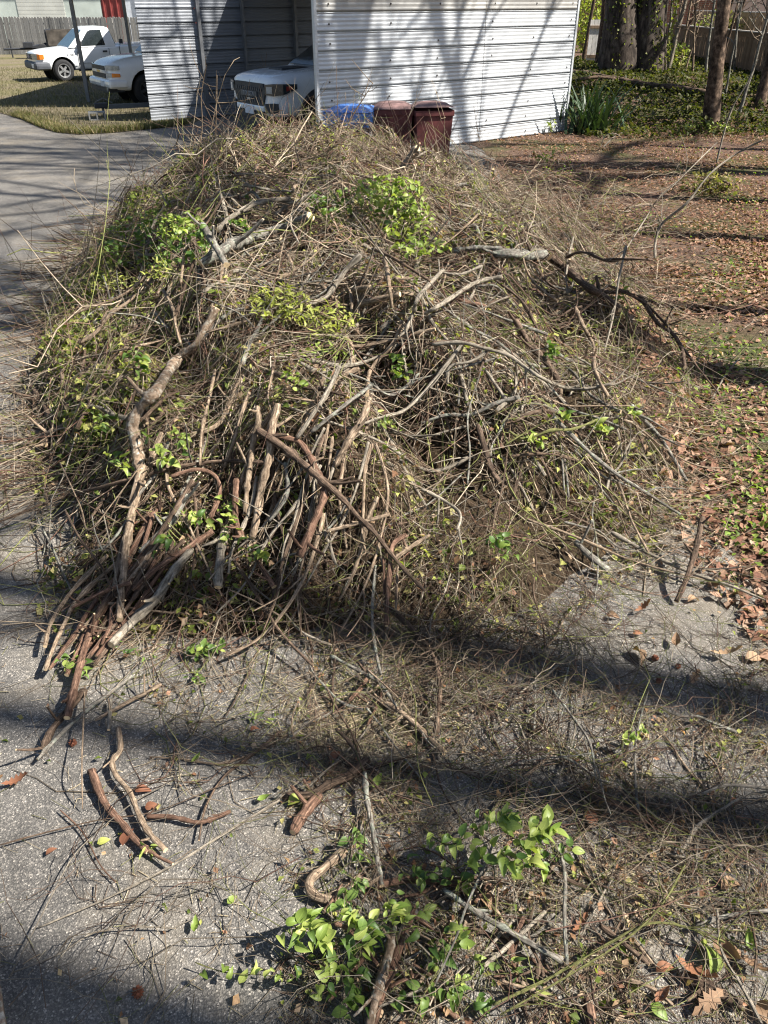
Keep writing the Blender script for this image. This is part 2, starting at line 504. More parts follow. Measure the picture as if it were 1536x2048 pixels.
for x in (.28, 1.6, 2.75, 4.15, 5.3, 6.4):
    for i in range(10):
        if rs.random() < .75:
            o = link('screw', scr, shed); o.location = (x + rs.uniform(-.03, .03), -.017, i * COURSE + .125); o.rotation_euler = (math.pi / 2, 0, 0)

# ------------------------------------------------------------------ wheels and vehicles
M_WHITE = plain('white_car_paint', (.78, .79, .80), .22, var=.04, scale=2, coat=.6)
M_GLASS = plain('dark_glass', (.018, .024, .026), .06, var=.1, spec=.8)
M_GLASS_SKY = plain('windscreen_glass', (.05, .09, .10), .05, var=.2, spec=1.0)
M_TYRE = plain('tyre_rubber', (.022, .022, .024), .85, var=.25, scale=20)
M_RIM = plain('alloy_rim', (.50, .50, .50), .3, .7)
M_BLACKP = plain('black_plastic', (.035, .037, .042), .55, var=.2)
M_GREYP = plain('grey_bumper_plastic', (.075, .082, .095), .6, var=.15)
M_CHROME = plain('chrome', (.62, .63, .65), .15, .9)
M_LAMP = plain('headlamp_lens', (.36, .38, .37), .12, var=.25, scale=14, spec=.9)
M_AMBER = plain('amber_lens', (.75, .23, .03), .2)
M_PLATE = plain('number_plate', (.62, .66, .72), .4)
M_BLUE_OVAL = plain('blue_badge', (.03, .06, .22), .3)
M_GOLD = plain('gold_badge', (.55, .40, .12), .3, .6)
M_UNDER = plain('underbody', (.012, .012, .013), .9)

def wheel(parent, x, y, r=.38, w=.25, side=-1, rim_mat=None):
    """tyre with rounded shoulders, dished rim with five spokes"""
    rim_mat = rim_mat or M_RIM
    n = 28
    prof = [(-w / 2 + .01, .60 * r), (-w / 2, .74 * r), (-w / 2 + .01, .90 * r), (-w / 2 + .05, r), (w / 2 - .05, r), (w / 2 - .01, .90 * r), (w / 2, .74 * r), (w / 2 - .01, .60 * r)]
    V = [(rr * math.cos(6.2832 * k / n), yy, rr * math.sin(6.2832 * k / n)) for yy, rr in prof for k in range(n)]
    F = [(a * n + k, a * n + (k + 1) % n, (a + 1) * n + (k + 1) % n, (a + 1) * n + k) for a in range(len(prof) - 1) for k in range(n)]
    wl = link('wheel', mesh_np('tyre', V, F), parent, [M_TYRE]); wl.location = (x, y, r)
    s = side
    m = MB()
    yo = s * (w / 2 - .012)
    ring = [(.60 * r, yo), (.63 * r, s * w / 2), (.56 * r, s * (w / 2 - .005)), (.52 * r, s * (w / 2 - .05))]
    V = [(rr * math.cos(6.2832 * k / n), yy, rr * math.sin(6.2832 * k / n)) for rr, yy in ring for k in range(n)]
    m.add(V, [(a * n + k, a * n + (k + 1) % n, (a + 1) * n + (k + 1) % n, (a + 1) * n + k) for a in range(3) for k in range(n)])
    for k in range(5):
        a = 6.2832 * k / 5 + .3
        M4 = Matrix.Rotation(a, 4, 'Y')
        m.box(.05 * r, .56 * r, s * (w / 2 - .045) - .012, s * (w / 2 - .045) + .012, -.10 * r, .10 * r, M4)
    m.tube([(0, s * (w / 2 - .06), 0), (0, s * (w / 2 - .015), 0)], .15 * r, 12)
    m.build('rim', rim_mat, wl)
    MB().tube([(0, -s * (w / 2 - .03), 0), (0, s * (w / 2 - .07), 0)], .57 * r, 20).build('hub_drum', M_UNDER, wl)

def loft_body(name, stations, mat, parent, arches, arch_r=.47, lev=2):
    """stations: (x, z bottom, z shoulder, z top, half width, half width at top); mirrored, subdivided, wheel arches cut"""
    V = []; F = []
    for x, zb, zs, zt, w, wt in stations:
        half = [(w * .82, zb), (w * .97, zb + .06), (w, zb + (zs - zb) * .45), (w * .985, zs), (wt, zt - .02), (wt * .6, zt), ]
        full = [(-y, z) for y, z in half] + [(y, z) for y, z in reversed(half)]
        V += [(x, y, z) for y, z in full]
    n = 12
    for i in range(len(stations) - 1):
        for k in range(n): F.append((i * n + k, i * n + (k + 1) % n, (i + 1) * n + (k + 1) % n, (i + 1) * n + k))
    F.append(tuple(range(n))[::-1]); F.append(tuple((len(stations) - 1) * n + k for k in range(n)))
    me = bpy.data.meshes.new(name); me.from_pydata(V, [], F); me.update()
    bm = bmesh.new(); bm.from_mesh(me); bmesh.ops.recalc_face_normals(bm, faces=bm.faces); bm.to_mesh(me); bm.free()
    o = link(name, me, None, [mat])
    sm = o.modifiers.new('s', 'SUBSURF'); sm.levels = lev; sm.render_levels = lev
    tmp = []
    for ax in arches:
        c = MB().tube([(ax, -1.3, .40), (ax, -.52, .40)], arch_r, 32).build('cut', M_UNDER); tmp.append(c)
        c = MB().tube([(ax, .52, .40), (ax, 1.3, .40)], arch_r, 32).build('cut', M_UNDER); tmp.append(c)
    for c in tmp:
        bo = o.modifiers.new('b', 'BOOLEAN'); bo.operation = 'DIFFERENCE'; bo.object = c; bo.solver = 'EXACT'
    bpy.context.view_layer.update()
    dg = bpy.context.evaluated_depsgraph_get()
    me2 = bpy.data.meshes.new_from_object(o.evaluated_get(dg))
    bpy.data.objects.remove(o)
    for c in tmp: bpy.data.objects.remove(c)
    me2.name = name
    for p in me2.polygons: p.use_smooth = len(p.vertices) <= 4
    me2.materials.clear()
    ob = link(name, me2, parent, [mat])
    for ax in arches:
        for s in (-1, 1):
            MB().tube([(ax, s * .50, .40), (ax, s * .55, .40)], arch_r + .015, 24).build('wheel_well', M_UNDER, parent)
    return ob

def greenhouse(parent, prof, wb, wt, z0, z1, mat, name='cab'):
    """cab from a side profile (x,z), leaning in towards the roof"""
    hw = lambda z: wb + (wt - wb) * (z - z0) / (z1 - z0)
    n = len(prof)
    m = MB()
    m.add([(x, -hw(z), z) for x, z in prof] + [(x, hw(z), z) for x, z in prof],
          [tuple(range(n)), tuple(range(2 * n - 1, n - 1, -1))] + [(i, i + n, (i + 1) % n + n, (i + 1) % n) for i in range(n)])
    return m.build(name, mat, parent, smooth=True, bevel=.05, segs=3), hw

def side_pane(parent, poly, hw, side=-1, off=.008, mat=None, name='side_window'):
    m = MB()
    m.add([(x, side * (hw(z) + off), z) for x, z in poly] + [(x, side * (hw(z) - .02), z) for x, z in poly],
          [tuple(range(len(poly)))] + [(i, (i + 1) % len(poly), (i + 1) % len(poly) + len(poly), i + len(poly)) for i in range(len(poly))])
    return m.build(name, mat or M_GLASS, parent)

def front_pane(parent, x0, z0, x1, z1, hw, off=.012, inset=.07, mat=None, name='windscreen'):
    nx, nz = -(z1 - z0), (x1 - x0); l = math.hypot(nx, nz); nx, nz = nx / l * off, nz / l * off
    m = MB(); w0, w1 = hw(z0) - inset, hw(z1) - inset
    m.add([(x0 + nx, -w0, z0 + nz), (x0 + nx, w0, z0 + nz), (x1 + nx, w1, z1 + nz), (x1 + nx, -w1, z1 + nz),
           (x0 - nx, -w0, z0 - nz), (x0 - nx, w0, z0 - nz), (x1 - nx, w1, z1 - nz), (x1 - nx, -w1, z1 - nz)],
          [(0, 1, 2, 3), (0, 4, 5, 1), (1, 5, 6, 2), (2, 6, 7, 3), (3, 7, 4, 0)])
    return m.build(name, mat or M_GLASS_SKY, parent)

def text_part(name, body, size, mat, parent, loc, rot, ext=.004):
    cu = bpy.data.curves.new(name, 'FONT'); cu.body = body; cu.size = size; cu.extrude = ext
    cu.align_x = 'CENTER'; cu.align_y = 'CENTER'
    t = bpy.data.objects.new(name, cu); COL.objects.link(t)
    bpy.context.view_layer.update()
    me = bpy.data.meshes.new_from_object(t.evaluated_get(bpy.context.evaluated_depsgraph_get()))
    bpy.data.objects.remove(t)
    me.materials.clear()
    o = link(name, me, parent, [mat]); o.location = loc; o.rotation_euler = rot
    return o

FRONT_ROT = (math.pi / 2, 0, -math.pi / 2)      # lettering that faces local -x
SIDE_ROT = (math.pi / 2, 0, 0)                  # lettering that faces local -y

def front_corner(parent, pts, mat, name, thick=.03):
    """lamp or trim panel: a strip through (x,y,z_low,z_high) points, given a little thickness"""
    m = MB(); n = len(pts)
    V = [(x, y, a) for x, y, a, b in pts] + [(x, y, b) for x, y, a, b in pts]
    V += [(x + thick, y * (1 - .03), a) for x, y, a, b in pts] + [(x + thick, y * (1 - .03), b) for x, y, a, b in pts]
    F = []
    for i in range(n - 1):
        F += [(i, i + 1, n + i + 1, n + i), (2 * n + i, 3 * n + i, 3 * n + i + 1, 2 * n + i + 1), (n + i, n + i + 1, 3 * n + i + 1, 3 * n + i), (i, 2 * n + i, 2 * n + i + 1, i + 1)]
    F += [(0, n, 3 * n, 2 * n), (n - 1, 3 * n - 1, 4 * n - 1, 2 * n - 1)]
    m.add(V, F)
    return m.build(name, mat, parent)

# white single-cab pickup on the lawn
fp = on_plane(138, 163, z=0.01)
YAW_F = R(33)
def veh_origin(wheel_pt, wx, wy, yaw):
    c, s = math.cos(yaw), math.sin(yaw)
    return Vector((wheel_pt.x - (wx * c - wy * s), wheel_pt.y - (wx * s + wy * c), 0))
ford = empty('pickup_truck', veh_origin(fp, .98, -.82, YAW_F), YAW_F, 'white single-cab pickup truck with grey bumper parked on the grass', 'pickup truck')
ford.scale = (.90, .90, .92)
loft_body('body', [(-.02, .52, .86, .98, .66, .60), (.05, .46, .90, 1.02, .84, .74), (.22, .42, .95, 1.07, .94, .80), (.6, .38, .99, 1.12, .985, .82), (1.2, .36, 1.03, 1.17, .995, .83), (1.6, .36, 1.08, 1.19, 1.0, .90),
                   (3.2, .36, 1.12, 1.22, 1.0, .93), (3.35, .40, 1.12, 1.22, 1.0, .95), (4.6, .42, 1.13, 1.23, 1.0, .95), (5.25, .45, 1.13, 1.22, .99, .94), (5.35, .5, 1.1, 1.18, .95, .9)], M_WHITE, ford, (.98, 4.25))
_, hw = greenhouse(ford, [(1.28, 1.14), (2.02, 1.76), (2.25, 1.84), (2.85, 1.85), (3.05, 1.80), (3.22, 1.14)], .95, .70, 1.14, 1.85, M_WHITE)
side_pane(ford, [(1.72, 1.20), (2.18, 1.68), (2.30, 1.73), (2.72, 1.74), (2.78, 1.22)], hw)
side_pane(ford, [(1.72, 1.20), (2.18, 1.68), (2.30, 1.73), (2.72, 1.74), (2.78, 1.22)], hw, side=1)
front_pane(ford, 1.34, 1.19, 1.98, 1.73, hw)
front_pane(ford, 3.215, 1.25, 3.075, 1.72, hw, name='rear_window', off=-.012)
MB().box(-.10, .50, -1.0, 1.0, .42, .71).build('front_bumper', M_GREYP, ford, bevel=.12, segs=3)
g = MB().box(-.05, .02, -.42, .42, .76, .98).build('grille', M_CHROME, ford, bevel=.02)
for k in range(3): MB().box(-.066, -.048, -.39, .39, .775 + k * .068, .828 + k * .068).build('grille_bar', M_BLACKP, g)
oval = MB().tube([(-.075, 0, 0), (-.06, 0, 0)], .07, 20).build('badge', M_BLUE_OVAL, g); oval.scale = (1, 2.0, 1); oval.location = (0, 0, .875)
for s in (-1, 1):
    h = front_corner(ford, [(-.055, s * .44, .78, .97), (-.02, s * .70, .78, .975), (.05, s * .87, .78, .975)], M_LAMP, 'headlight')
    front_corner(ford, [(.052, s * .872, .78, .975), (.13, s * .945, .785, .965), (.27, s * .99, .80, .95)], M_AMBER, 'turn_signal')
MB().box(-.115, -.10, -.72, -.42, .50, .64).build('number_plate', M_PLATE, ford)
for s in (-1, 1):
    wheel(ford, .98, s * .84, .39, .26, s); wheel(ford, 4.25, s * .84, .39, .26, s)
dr = MB()
for x in (1.60, 2.88): dr.box(x, x + .012, -1.006, -.99, .50, 1.12)
dr.box(1.6, 2.89, -1.007, -.99, .62, .632)
dr.build('door_seam', M_BLACKP, ford)
MB().box(2.62, 2.80, -1.022, -.99, .98, 1.04).build('door_handle', M_BLACKP, ford, bevel=.012)
mr = MB().box(1.70, 1.80, -1.20, -1.0, 1.20, 1.38).build('wing_mirror', M_BLACKP, ford, bevel=.03)
MB().box(1.55, 3.25, -1.0, -.97, .36, .42).build('sill', M_UNDER, ford)
MB().box(3.31, 3.33, -1.006, -.99, .5, 1.18).build('bed_gap', M_UNDER, ford)
text_part('fender_badge', 'F-150', .11, M_BLACKP, ford, (1.33, -1.0, .93), SIDE_ROT)
MB().box(3.42, 5.2, -.82, .82, 1.2, 1.245).build('bed_cover', M_WHITE, ford, bevel=.015)
MB().box(3.5, 3.62, -.6, -.45, 1.24, 1.40).build('toolbox', M_BLACKP, ford)

# white sport utility vehicle half hidden by the shed
cp_ = on_plane(298, 207, z=0.01)
YAW_C = R(33)
chev = empty('sport_utility_vehicle', veh_origin(cp_, .98, -.84, YAW_C), YAW_C, 'white sport utility vehicle whose nose pokes out behind the shed', 'suv')
loft_body('body', [(-.03, .40, .84, .95, .70, .62), (.06, .34, .92, 1.04, .88, .76), (.25, .33, .98, 1.12, .97, .82), (.7, .33, 1.04, 1.19, 1.0, .84), (1.35, .33, 1.10, 1.24, 1.0, .88),
                   (3.0, .35, 1.14, 1.26, 1.0, .95), (4.9, .42, 1.14, 1.26, 1.0, .95), (5.05, .5, 1.1, 1.2, .96, .9)], M_WHITE, chev, (.98, 4.0))
_, hw = greenhouse(chev, [(1.3, 1.18), (2.0, 1.80), (2.3, 1.90), (4.6, 1.90), (4.85, 1.84), (5.0, 1.2)], .96, .74, 1.18, 1.9, M_WHITE)
side_pane(chev, [(1.75, 1.25), (2.25, 1.74), (4.6, 1.76), (4.75, 1.27)], hw)
front_pane(chev, 1.36, 1.24, 1.97, 1.76, hw)
g = MB().box(-.045, .02, -.62, .62, .66, .98).build('grille_surround', M_WHITE, chev, bevel=.02)
for z0, z1 in ((.67, .785), (.865, .97)): MB().box(-.062, -.04, -.60, .60, z0, z1).build('grille', M_BLACKP, g)
MB().box(-.062, -.045, -.62, .62, .80, .85).build('grille_bar', M_WHITE, g)
MB().box(-.07, -.058, -.14, .14, .80, .85).build('badge', M_GOLD, g)
for s in (-1, 1):
    front_corner(chev, [(-.05, s * .645, .87, .985), (.04, s * .87, .87, .99), (.22, s * .985, .88, .98)], M_LAMP, 'headlight')
    front_corner(chev, [(-.05, s * .645, .70, .80), (.04, s * .87, .70, .80)], M_LAMP, 'turn_signal')
    front_corner(chev, [(.042, s * .872, .70, .80), (.22, s * .99, .71, .79)], M_AMBER, 'side_marker')
    wheel(chev, .98, s * .84, .38, .26, s, M_BLACKP); wheel(chev, 4.0, s * .84, .38, .26, s, M_BLACKP)
MB().box(-.11, .45, -1.005, 1.005, .42, .65).build('front_bumper', M_WHITE, chev, bevel=.12, segs=3)
MB().box(-.095, .35, -.85, .85, .33, .43).build('air_dam', M_BLACKP, chev)
fl = MB().tube([(-.10, -.70, .40), (-.07, -.70, .40)], .05, 14).build('fog_light', M_LAMP, chev)
MB().box(-.125, -.11, -.52, -.24, .47, .60).build('number_plate', M_PLATE, chev)

# white pickup backed into the shed
tw = Vector((-1.42, 18.3, 0))
YAW_T = SH_ROT
taco = empty('pickup_truck', veh_origin(tw, 1.0, -.80, YAW_T), YAW_T, 'white pickup truck with black mesh grille backed into the open shed', 'pickup truck')
taco.scale = (1.05, 1.05, 1.07)
loft_body('body', [(-.03, .48, 1.0, 1.08, .70, .60), (.04, .45, 1.04, 1.14, .82, .68), (.2, .44, 1.06, 1.18, .92, .74), (.6, .44, 1.09, 1.22, .95, .77), (1.2, .44, 1.10, 1.24, .95, .80), (1.65, .44, 1.15, 1.27, .95, .86),
                   (3.6, .44, 1.18, 1.28, .95, .9), (3.7, .46, 1.18, 1.28, .95, .9), (5.2, .50, 1.18, 1.28, .94, .9), (5.35, .56, 1.12, 1.22, .9, .86)], M_WHITE, taco, (1.0, 4.25), .50)
_, hw = greenhouse(taco, [(1.35, 1.20), (2.15, 1.72), (2.5, 1.80), (3.35, 1.80), (3.6, 1.74), (3.75, 1.22)], .92, .68, 1.2, 1.8, M_WHITE)
side_pane(taco, [(1.85, 1.27), (2.32, 1.66), (3.3, 1.70), (3.5, 1.28)], hw)
front_pane(taco, 1.41, 1.25, 2.12, 1.69, hw, mat=M_GLASS)
g = MB().add([(-.055, y, z) for y, z in ((-.52, 1.03), (-.60, .90), (-.46, .62), (.46, .62), (.60, .90), (.52, 1.03))] + [(.04, y, z) for y, z in ((-.52, 1.03), (-.60, .90), (-.46, .62), (.46, .62), (.60, .90), (.52, 1.03))],
             [(0, 1, 2, 3, 4, 5)] + [(i, (i + 1) % 6, (i + 1) % 6 + 6, i + 6) for i in range(6)]).build('grille', M_BLACKP, taco)
mesh_mat = plain('grille_mesh', (.11, .115, .12), .5)
for k in range(13):
    for z0, z1, y0, y1 in ((.895, .965, -.47, .47), (.69, .79, -.40, .40)):
        y = y0 + (y1 - y0) * k / 12
        MB().box(-.066, -.055, y - .008, y + .008, z0, z1, Matrix.Translation((0, y, (z0 + z1) / 2)) @ Matrix.Rotation(.6, 4, 'X') @ Matrix.Translation((0, -y, -(z0 + z1) / 2))).build('grille_rib', mesh_mat, g)
MB().box(-.075, -.055, -.30, .30, .80, .89).build('name_bar', plain('name_bar_grey', (.09, .095, .10), .5), g)
text_part('grille_lettering', 'TOYOTA', .10, plain('letter_grey', (.30, .31, .33), .4), g, (-.079, 0, .845), FRONT_ROT)
MB().box(-.08, -.058, -.06, .06, .735, .775).build('badge', M_LAMP, g)
for s in (-1, 1):
    front_corner(taco, [(-.06, s * .60, .85, 1.02), (-.01, s * .81, .84, 1.04), (.14, s * .945, .86, 1.04), (.42, s * .985, .95, 1.03)], M_GLASS, 'headlight')
    front_corner(taco, [(-.062, s * .66, .88, .99), (-.018, s * .80, .88, .99)], M_LAMP, 'headlight_lens')
    front_corner(taco, [(.20, s * .96, .92, 1.0), (.33, s * .98, .95, 1.0)], plain('red_marker', (.25, .03, .02), .3), 'side_marker')
    front_corner(taco, [(-.06, s * .58, .55, .70), (.0, s * .80, .54, .72), (.06, s * .86, .56, .71)], M_BLACKP, 'fog_light_housing')
    wheel(taco, 1.0, s * .80, .39, .26, s, M_BLACKP); wheel(taco, 4.25, s * .80, .39, .26, s, M_BLACKP)
MB().box(-.07, .10, -.54, .54, .56, .66).build('front_bumper', M_WHITE, taco, bevel=.03)
MB().box(-.06, .06, -.52, .52, .44, .555).build('lower_grille', M_BLACKP, taco)
MB().box(-.09, -.07, -.16, .16, .50, .64).build('number_plate', M_PLATE, taco)
MB().box(.55, 1.25, -.26, .26, 1.17, 1.245).build('hood_scoop', M_BLACKP, taco, bevel=.03)
for s in (-1, 1):
    fen = MB(); n = 20
    q = lambda a, r, y: (1.0 + r * math.cos(a), y, .40 + r * math.sin(a))
    for k in range(n):
        a0, a1 = math.pi * (.02 + .96 * k / n), math.pi * (.02 + .96 * (k + 1) / n)
        fen.quad(q(a0, .49, s * .975), q(a1, .49, s * .975), q(a1, .56, s * .955), q(a0, .56, s * .955))
    bm = None
    o = fen.build('fender_flare', M_BLACKP, taco)
    bm = bmesh.new(); bm.from_mesh(o.data); bmesh.ops.remove_doubles(bm, verts=bm.verts, dist=1e-4); bm.to_mesh(o.data); bm.free()

# ------------------------------------------------------------------ carport posts, with an unseen roof added over the second vehicle for shade
cpost = on_plane(178, 205, z=0)
car = empty('carport', cpost, 0, 'slim galvanised carport posts beside the shed, with an unseen roof added for shade', 'carport')
for dx, dy in ((0, 0), (.05, 5.0), (4.2, 9.0)):
    MB().box(dx - .045, dx + .045, dy - .045, dy + .045, 0, 2.85).build('post', M_POST, car)
MB().box(-.3, 5.2, -1.9, 9.5, 2.85, 2.92).build('roof', M_WALL, car)  # added above the view and stretched to keep the vehicle shaded

# ------------------------------------------------------------------ trailer tongue, block, utility trailer
tt = on_plane(205, 236, z=0)
tong = empty('trailer', tt, SH_ROT - .25, 'grey trailer drawbar with coupler resting low beside the shed corner', 'trailer')
M_STEEL = plain('painted_steel', (.13, .135, .14), .6, .3)
MB().box(.1, 1.9, -.05, .05, .20, .30).build('drawbar', M_STEEL, tong)
MB().box(-.15, .18, -.07, .07, .22, .34).build('coupler', M_BLACKP, tong, bevel=.02)
MB().tube([(.05, 0, .28), (.05, 0, .02)], .03).build('jack_stand', M_STEEL, tong)
MB().box(1.30, 1.38, -.06, .06, .0, .82, Matrix.Rotation(-.12, 4, 'Y')).build('winch_post', M_POST, tong)
MB().box(1.85, 3.2, -.6, .6, .28, .36).build('deck', M_STEEL, tong)
for s in (-.6, .6): wheel(tong, 2.6, s, .27, .16, -1)
MB().tube([(-.1, .03, .36), (.1, .05, .44), (.3, .0, .33)], .012).build('chain', M_STEEL, tong)
blk = on_plane(196, 240, z=0)
cb = MB()
for x0, x1, y0, y1 in ((-.2, .2, -.1, -.065), (-.2, .2, .065, .1), (-.2, -.165, -.065, .065), (.165, .2, -.065, .065), (-.018, .018, -.065, .065)): cb.box(x0, x1, y0, y1, 0, .2)
o = cb.build('concrete_block', plain('concrete', (.27, .27, .26), .9, scale=30), None)
o.location = blk; o.rotation_euler = (R(90), 0, .3); o.location.z = .1
tag(o, 'grey hollow concrete block under the trailer coupler', 'concrete block')

ut = on_plane(40, 118, z=0)
util = empty('utility_trailer', (ut.x - .6, ut.y, 0), R(12), 'dark utility trailer with steel side panels parked behind the white pickup', 'trailer')
MB().tube([(-.1, 0, .42), (1.5, 0, .45)], .05).build('drawbar', M_BLACKP, util)
MB().tube([(.25, 0, .05), (.25, 0, .85)], .035).build('jack_stand', M_BLACKP, util)
MB().box(1.4, 4.4, -.9, .9, .5, .6).build('deck', M_BLACKP, util)
MB().box(2.2, 4.4, -.95, -.88, .6, 1.25).build('side_panel', plain('rusty_steel', (.10, .085, .07), .8, var=.35, scale=3), util)
MB().box(2.2, 4.4, .88, .95, .6, 1.25).build('side_panel', plain('rusty_steel', (.1, .085, .07)), util)
MB().box(2.1, 2.17, -.9, .9, .6, 1.28).build('head_board', M_BLACKP, util)
for s in (-1, 1):
    wheel(util, 1.9, s * .8, .34, .2, s, M_BLACKP); wheel(util, 2.9, s * 1.05, .34, .2, s, M_BLACKP)
MB().box(.9, 1.35, -.35, .3, .5, .72).build('battery_box', M_BLACKP, util)

# ------------------------------------------------------------------ fences
def picket_fence(name, p0, p1, h, w, gap, mat, label, top='dog', seed=0, cap=None, rail=None, z0=None):
    p0, p1 = Vector(p0), Vector(p1)
    L = (p1 - p0).length; ang = math.atan2(p1.y - p0.y, p1.x - p0.x)
    e = empty(name, p0, ang, label, 'fence')
    n = int(L / (w + gap)); rs = random.Random(seed)
    v = []
    for k in range(3):
        t = .35 * w if top == 'dog' else 0
        m = MB().prism([(0, 0), (w, 0), (w, h - t), (w * .72, h), (w * .28, h), (0, h - t)] if t else [(0, 0), (w, 0), (w, h), (0, h)], -.011, .011)
        o = m.build('picket', mat, e); v.append(o.data)
        bpy.data.objects.remove(o)
    for i in range(n):
        o = link('picket', v[i % 3], e)
        zz = 0 if z0 is None else z0(p0.x + math.cos(ang) * i * (w + gap), p0.y + math.sin(ang) * i * (w + gap)) - p0.z
        o.location = (i * (w + gap), rs.uniform(-.008, .008), zz + rs.uniform(-.02, .02)); o.rotation_euler = (0, rs.uniform(-.012, .012), 0)
    for z in (.35, h - .35):
        MB().box(0, L, .012, .05, z, z + .09).build('rail', rail or mat, e)
    if cap is not None:
        MB().box(-.05, L, -.07, .07, h + .003, h + .04).build('cap_rail', cap, e)
        MB().box(-.05, L, -.03, -.012, h - .14, h).build('top_board', rail or mat, e)
    for k in range(int(L / 2.4) + 1):
        MB().box(k * 2.4, k * 2.4 + .1, .05, .15, 0, h - .05).build('post', rail or mat, e)
    return e
M_GREYW = make_wood_board('weathered_grey_boards', (.20, .19, .175), (.40, .385, .36))
M_BROWNW = make_wood_board('brown_fence_boards', (.13, .09, .06), (.28, .20, .135))
M_TANW = make_wood_board('tan_fence_boards', (.28, .20, .125), (.48, .37, .25))
M_CAPW = make_wood_board('grey_cap_boards', (.26, .24, .215), (.46, .43, .39))
M_WHITEW = make_wood_board('white_boards', (.50, .47, .43), (.80, .77, .72))
picket_fence('picket_fence', (-24, 50, 0), (-11.5, 49, 0), 1.75, .145, .012, M_GREYW, 'weathered grey wooden picket fence behind the white pickup on the grass', seed=1)
picket_fence('board_fence', (11.9, 39, .35), (11.6, 22.0, .25), 1.28, .14, .006, M_BROWNW, 'brown board fence with grey cap rail along the right side of the wood', 'flat', 2, M_CAPW)
picket_fence('board_fence', (4.2, 38.5, .45), (8.2, 38.8, .45), 1.35, .14, .01, M_BROWNW, 'shaded brown board fence at the back beside the shed', 'flat', 3)
picket_fence('board_fence', (13.2, 40, .55), (15.3, 24, .6), 1.55, .14, .012, M_TANW, 'sunlit tan board fence with pale cap rising behind the brown fence', 'flat', 4, M_WHITEW)
g0 = on_plane(1170, 140, y=34)
gate = empty('garden_gate', (g0.x, 34.0, .35), 0, 'white sunlit board gate between thin trunks beside the big tree', 'gate')
for k in range(8):
    MB().box(k * .14, k * .14 + .132, -.012, .012, .05, 1.55).build('board', M_WHITEW, gate)
for z in (.35, 1.28): MB().box(0, 1.12, -.05, -.014, z, z + .09).build('rail', M_BROWNW, gate)

# ------------------------------------------------------------------ buildings behind the fences
M_MINT = plain('pale_mint_wall', (.62, .68, .62), .8, var=.14, scale=.8)
M_LAP = plain('pale_lap_siding', (.68, .68, .62), .8, var=.1, scale=1)
M_REDW = plain('red_wall_panel', (.26, .055, .05), .7, var=.2, scale=1.5)
hb = empty('outbuilding', (-27, 56, 0), 0, 'pale mint and red outbuilding rising behind the grey picket fence', 'building')
MB().box(0, 5.2, 0, 6, 0, 4.5).build('wall', M_MINT, hb)
for k in range(22): MB().box(5.21, 8.0, -.02 - .0, .1, k * .2, k * .2 + .185, Matrix.Identity(4)).build('lap_board', M_LAP, hb)
MB().box(5.21, 8.0, .1, 6, 0, 4.5).build('wall', M_LAP, hb)
MB().box(8.01, 10.2, 0, 6, 0, 4.5).build('wall', M_MINT, hb)
for x0, x1 in ((10.22, 11.55), (12.35, 15.8)):
    MB().box(x0, x1, .02, 6, 0, 4.5).build('wall', M_REDW, hb)
    k = x0 + .1
    while k < x1:
        MB().box(k, k + .06, -.03, .02, 0, 4.4).build('batten', M_REDW, hb); k += .4
MB().box(11.6, 12.3, 0, .4, 0, 4.4).build('corner_board', plain('white_trim', (.72, .75, .80), .6), hb)
MB().tube([(12.6, -.08, 0), (12.6, -.08, 4.4)], .06).build('downpipe', plain('white_trim', (.7, .73, .78)), hb)
d = MB().box(1.5, 2.9, -.05, 0, 0, 2.35).build('door', plain('white_door', (.70, .68, .66), .5), hb)
MB().box(1.38, 3.02, -.035, -.001, 0, 2.45).build('door_frame', plain('green_trim', (.30, .38, .33), .6), d)
MB().box(3.55, 3.75, -.25, -.02, 2.0, 2.45).build('wall_lantern', M_BLACKP, hb, bevel=.04)
MB().box(-.4, 16.2, -.4, 6.4, 4.5, 4.7).build('roof', M_GREYP, hb)

def make_brick():
    m, nt, b = mat_base('far_brick', .9, .15)
    br = nd(nt, 'ShaderNodeTexBrick', Scale=1.0)
    br.inputs['Color1'].default_value = (.36, .16, .095, 1); br.inputs['Color2'].default_value = (.26, .105, .065, 1); br.inputs['Mortar'].default_value = (.33, .27, .22, 1)
    br.inputs['Mortar Size'].default_value = .008; br.inputs['Brick Width'].default_value = .215; br.inputs['Row Height'].default_value = .075
    nt.links.new(coords(nt, 'UV'), br.inputs['Vector']); nt.links.new(br.outputs[0], b.inputs['Base Color'])
    return m
def uv_wall(name, x0, x1, y, z0, z1, mat, parent):
    me = mesh_np(name, [(x0, y, z0), (x1, y, z0), (x1, y, z1), (x0, y, z1)], [(0, 1, 2, 3)], uv=[(x0, z0), (x1, z0), (x1, z1), (x0, z1)], smooth=False)
    return link(name, me, parent, [mat])
M_BRICK = make_brick()
bh = empty('brick_house', (7.0, 47, 0), R(-12), 'orange brick house with a window behind the trees at the upper right', 'house')
uv_wall('wall', 0, 9.5, 0, 0, 5, M_BRICK, bh)
MB().box(0, 9.5, .05, 7, 0, 4.99).build('wall', plain('brick_side', (.27, .13, .09), .9), bh)
MB().box(9.52, 26, -.6, 7, 0, 5).build('wall', plain('cream_pink_wall', (.66, .50, .40), .8), bh)
wdw = MB().box(1.3, 2.3, -.06, -.002, 1.6, 3.0).build('window', plain('white_trim', (.7, .73, .78)), bh)
for zz in (1.68, 2.34): MB().box(1.38, 2.22, -.075, -.062, zz, zz + .58).build('pane', M_GLASS, wdw)
MB().box(13.2, 14.6, -.67, -.602, 1.5, 2.9).build('window', plain('white_trim', (.7, .73, .78)), bh)
MB().box(-.5, 27, -1.2, 7.5, 5, 5.2).build('roof', M_GREYP, bh)

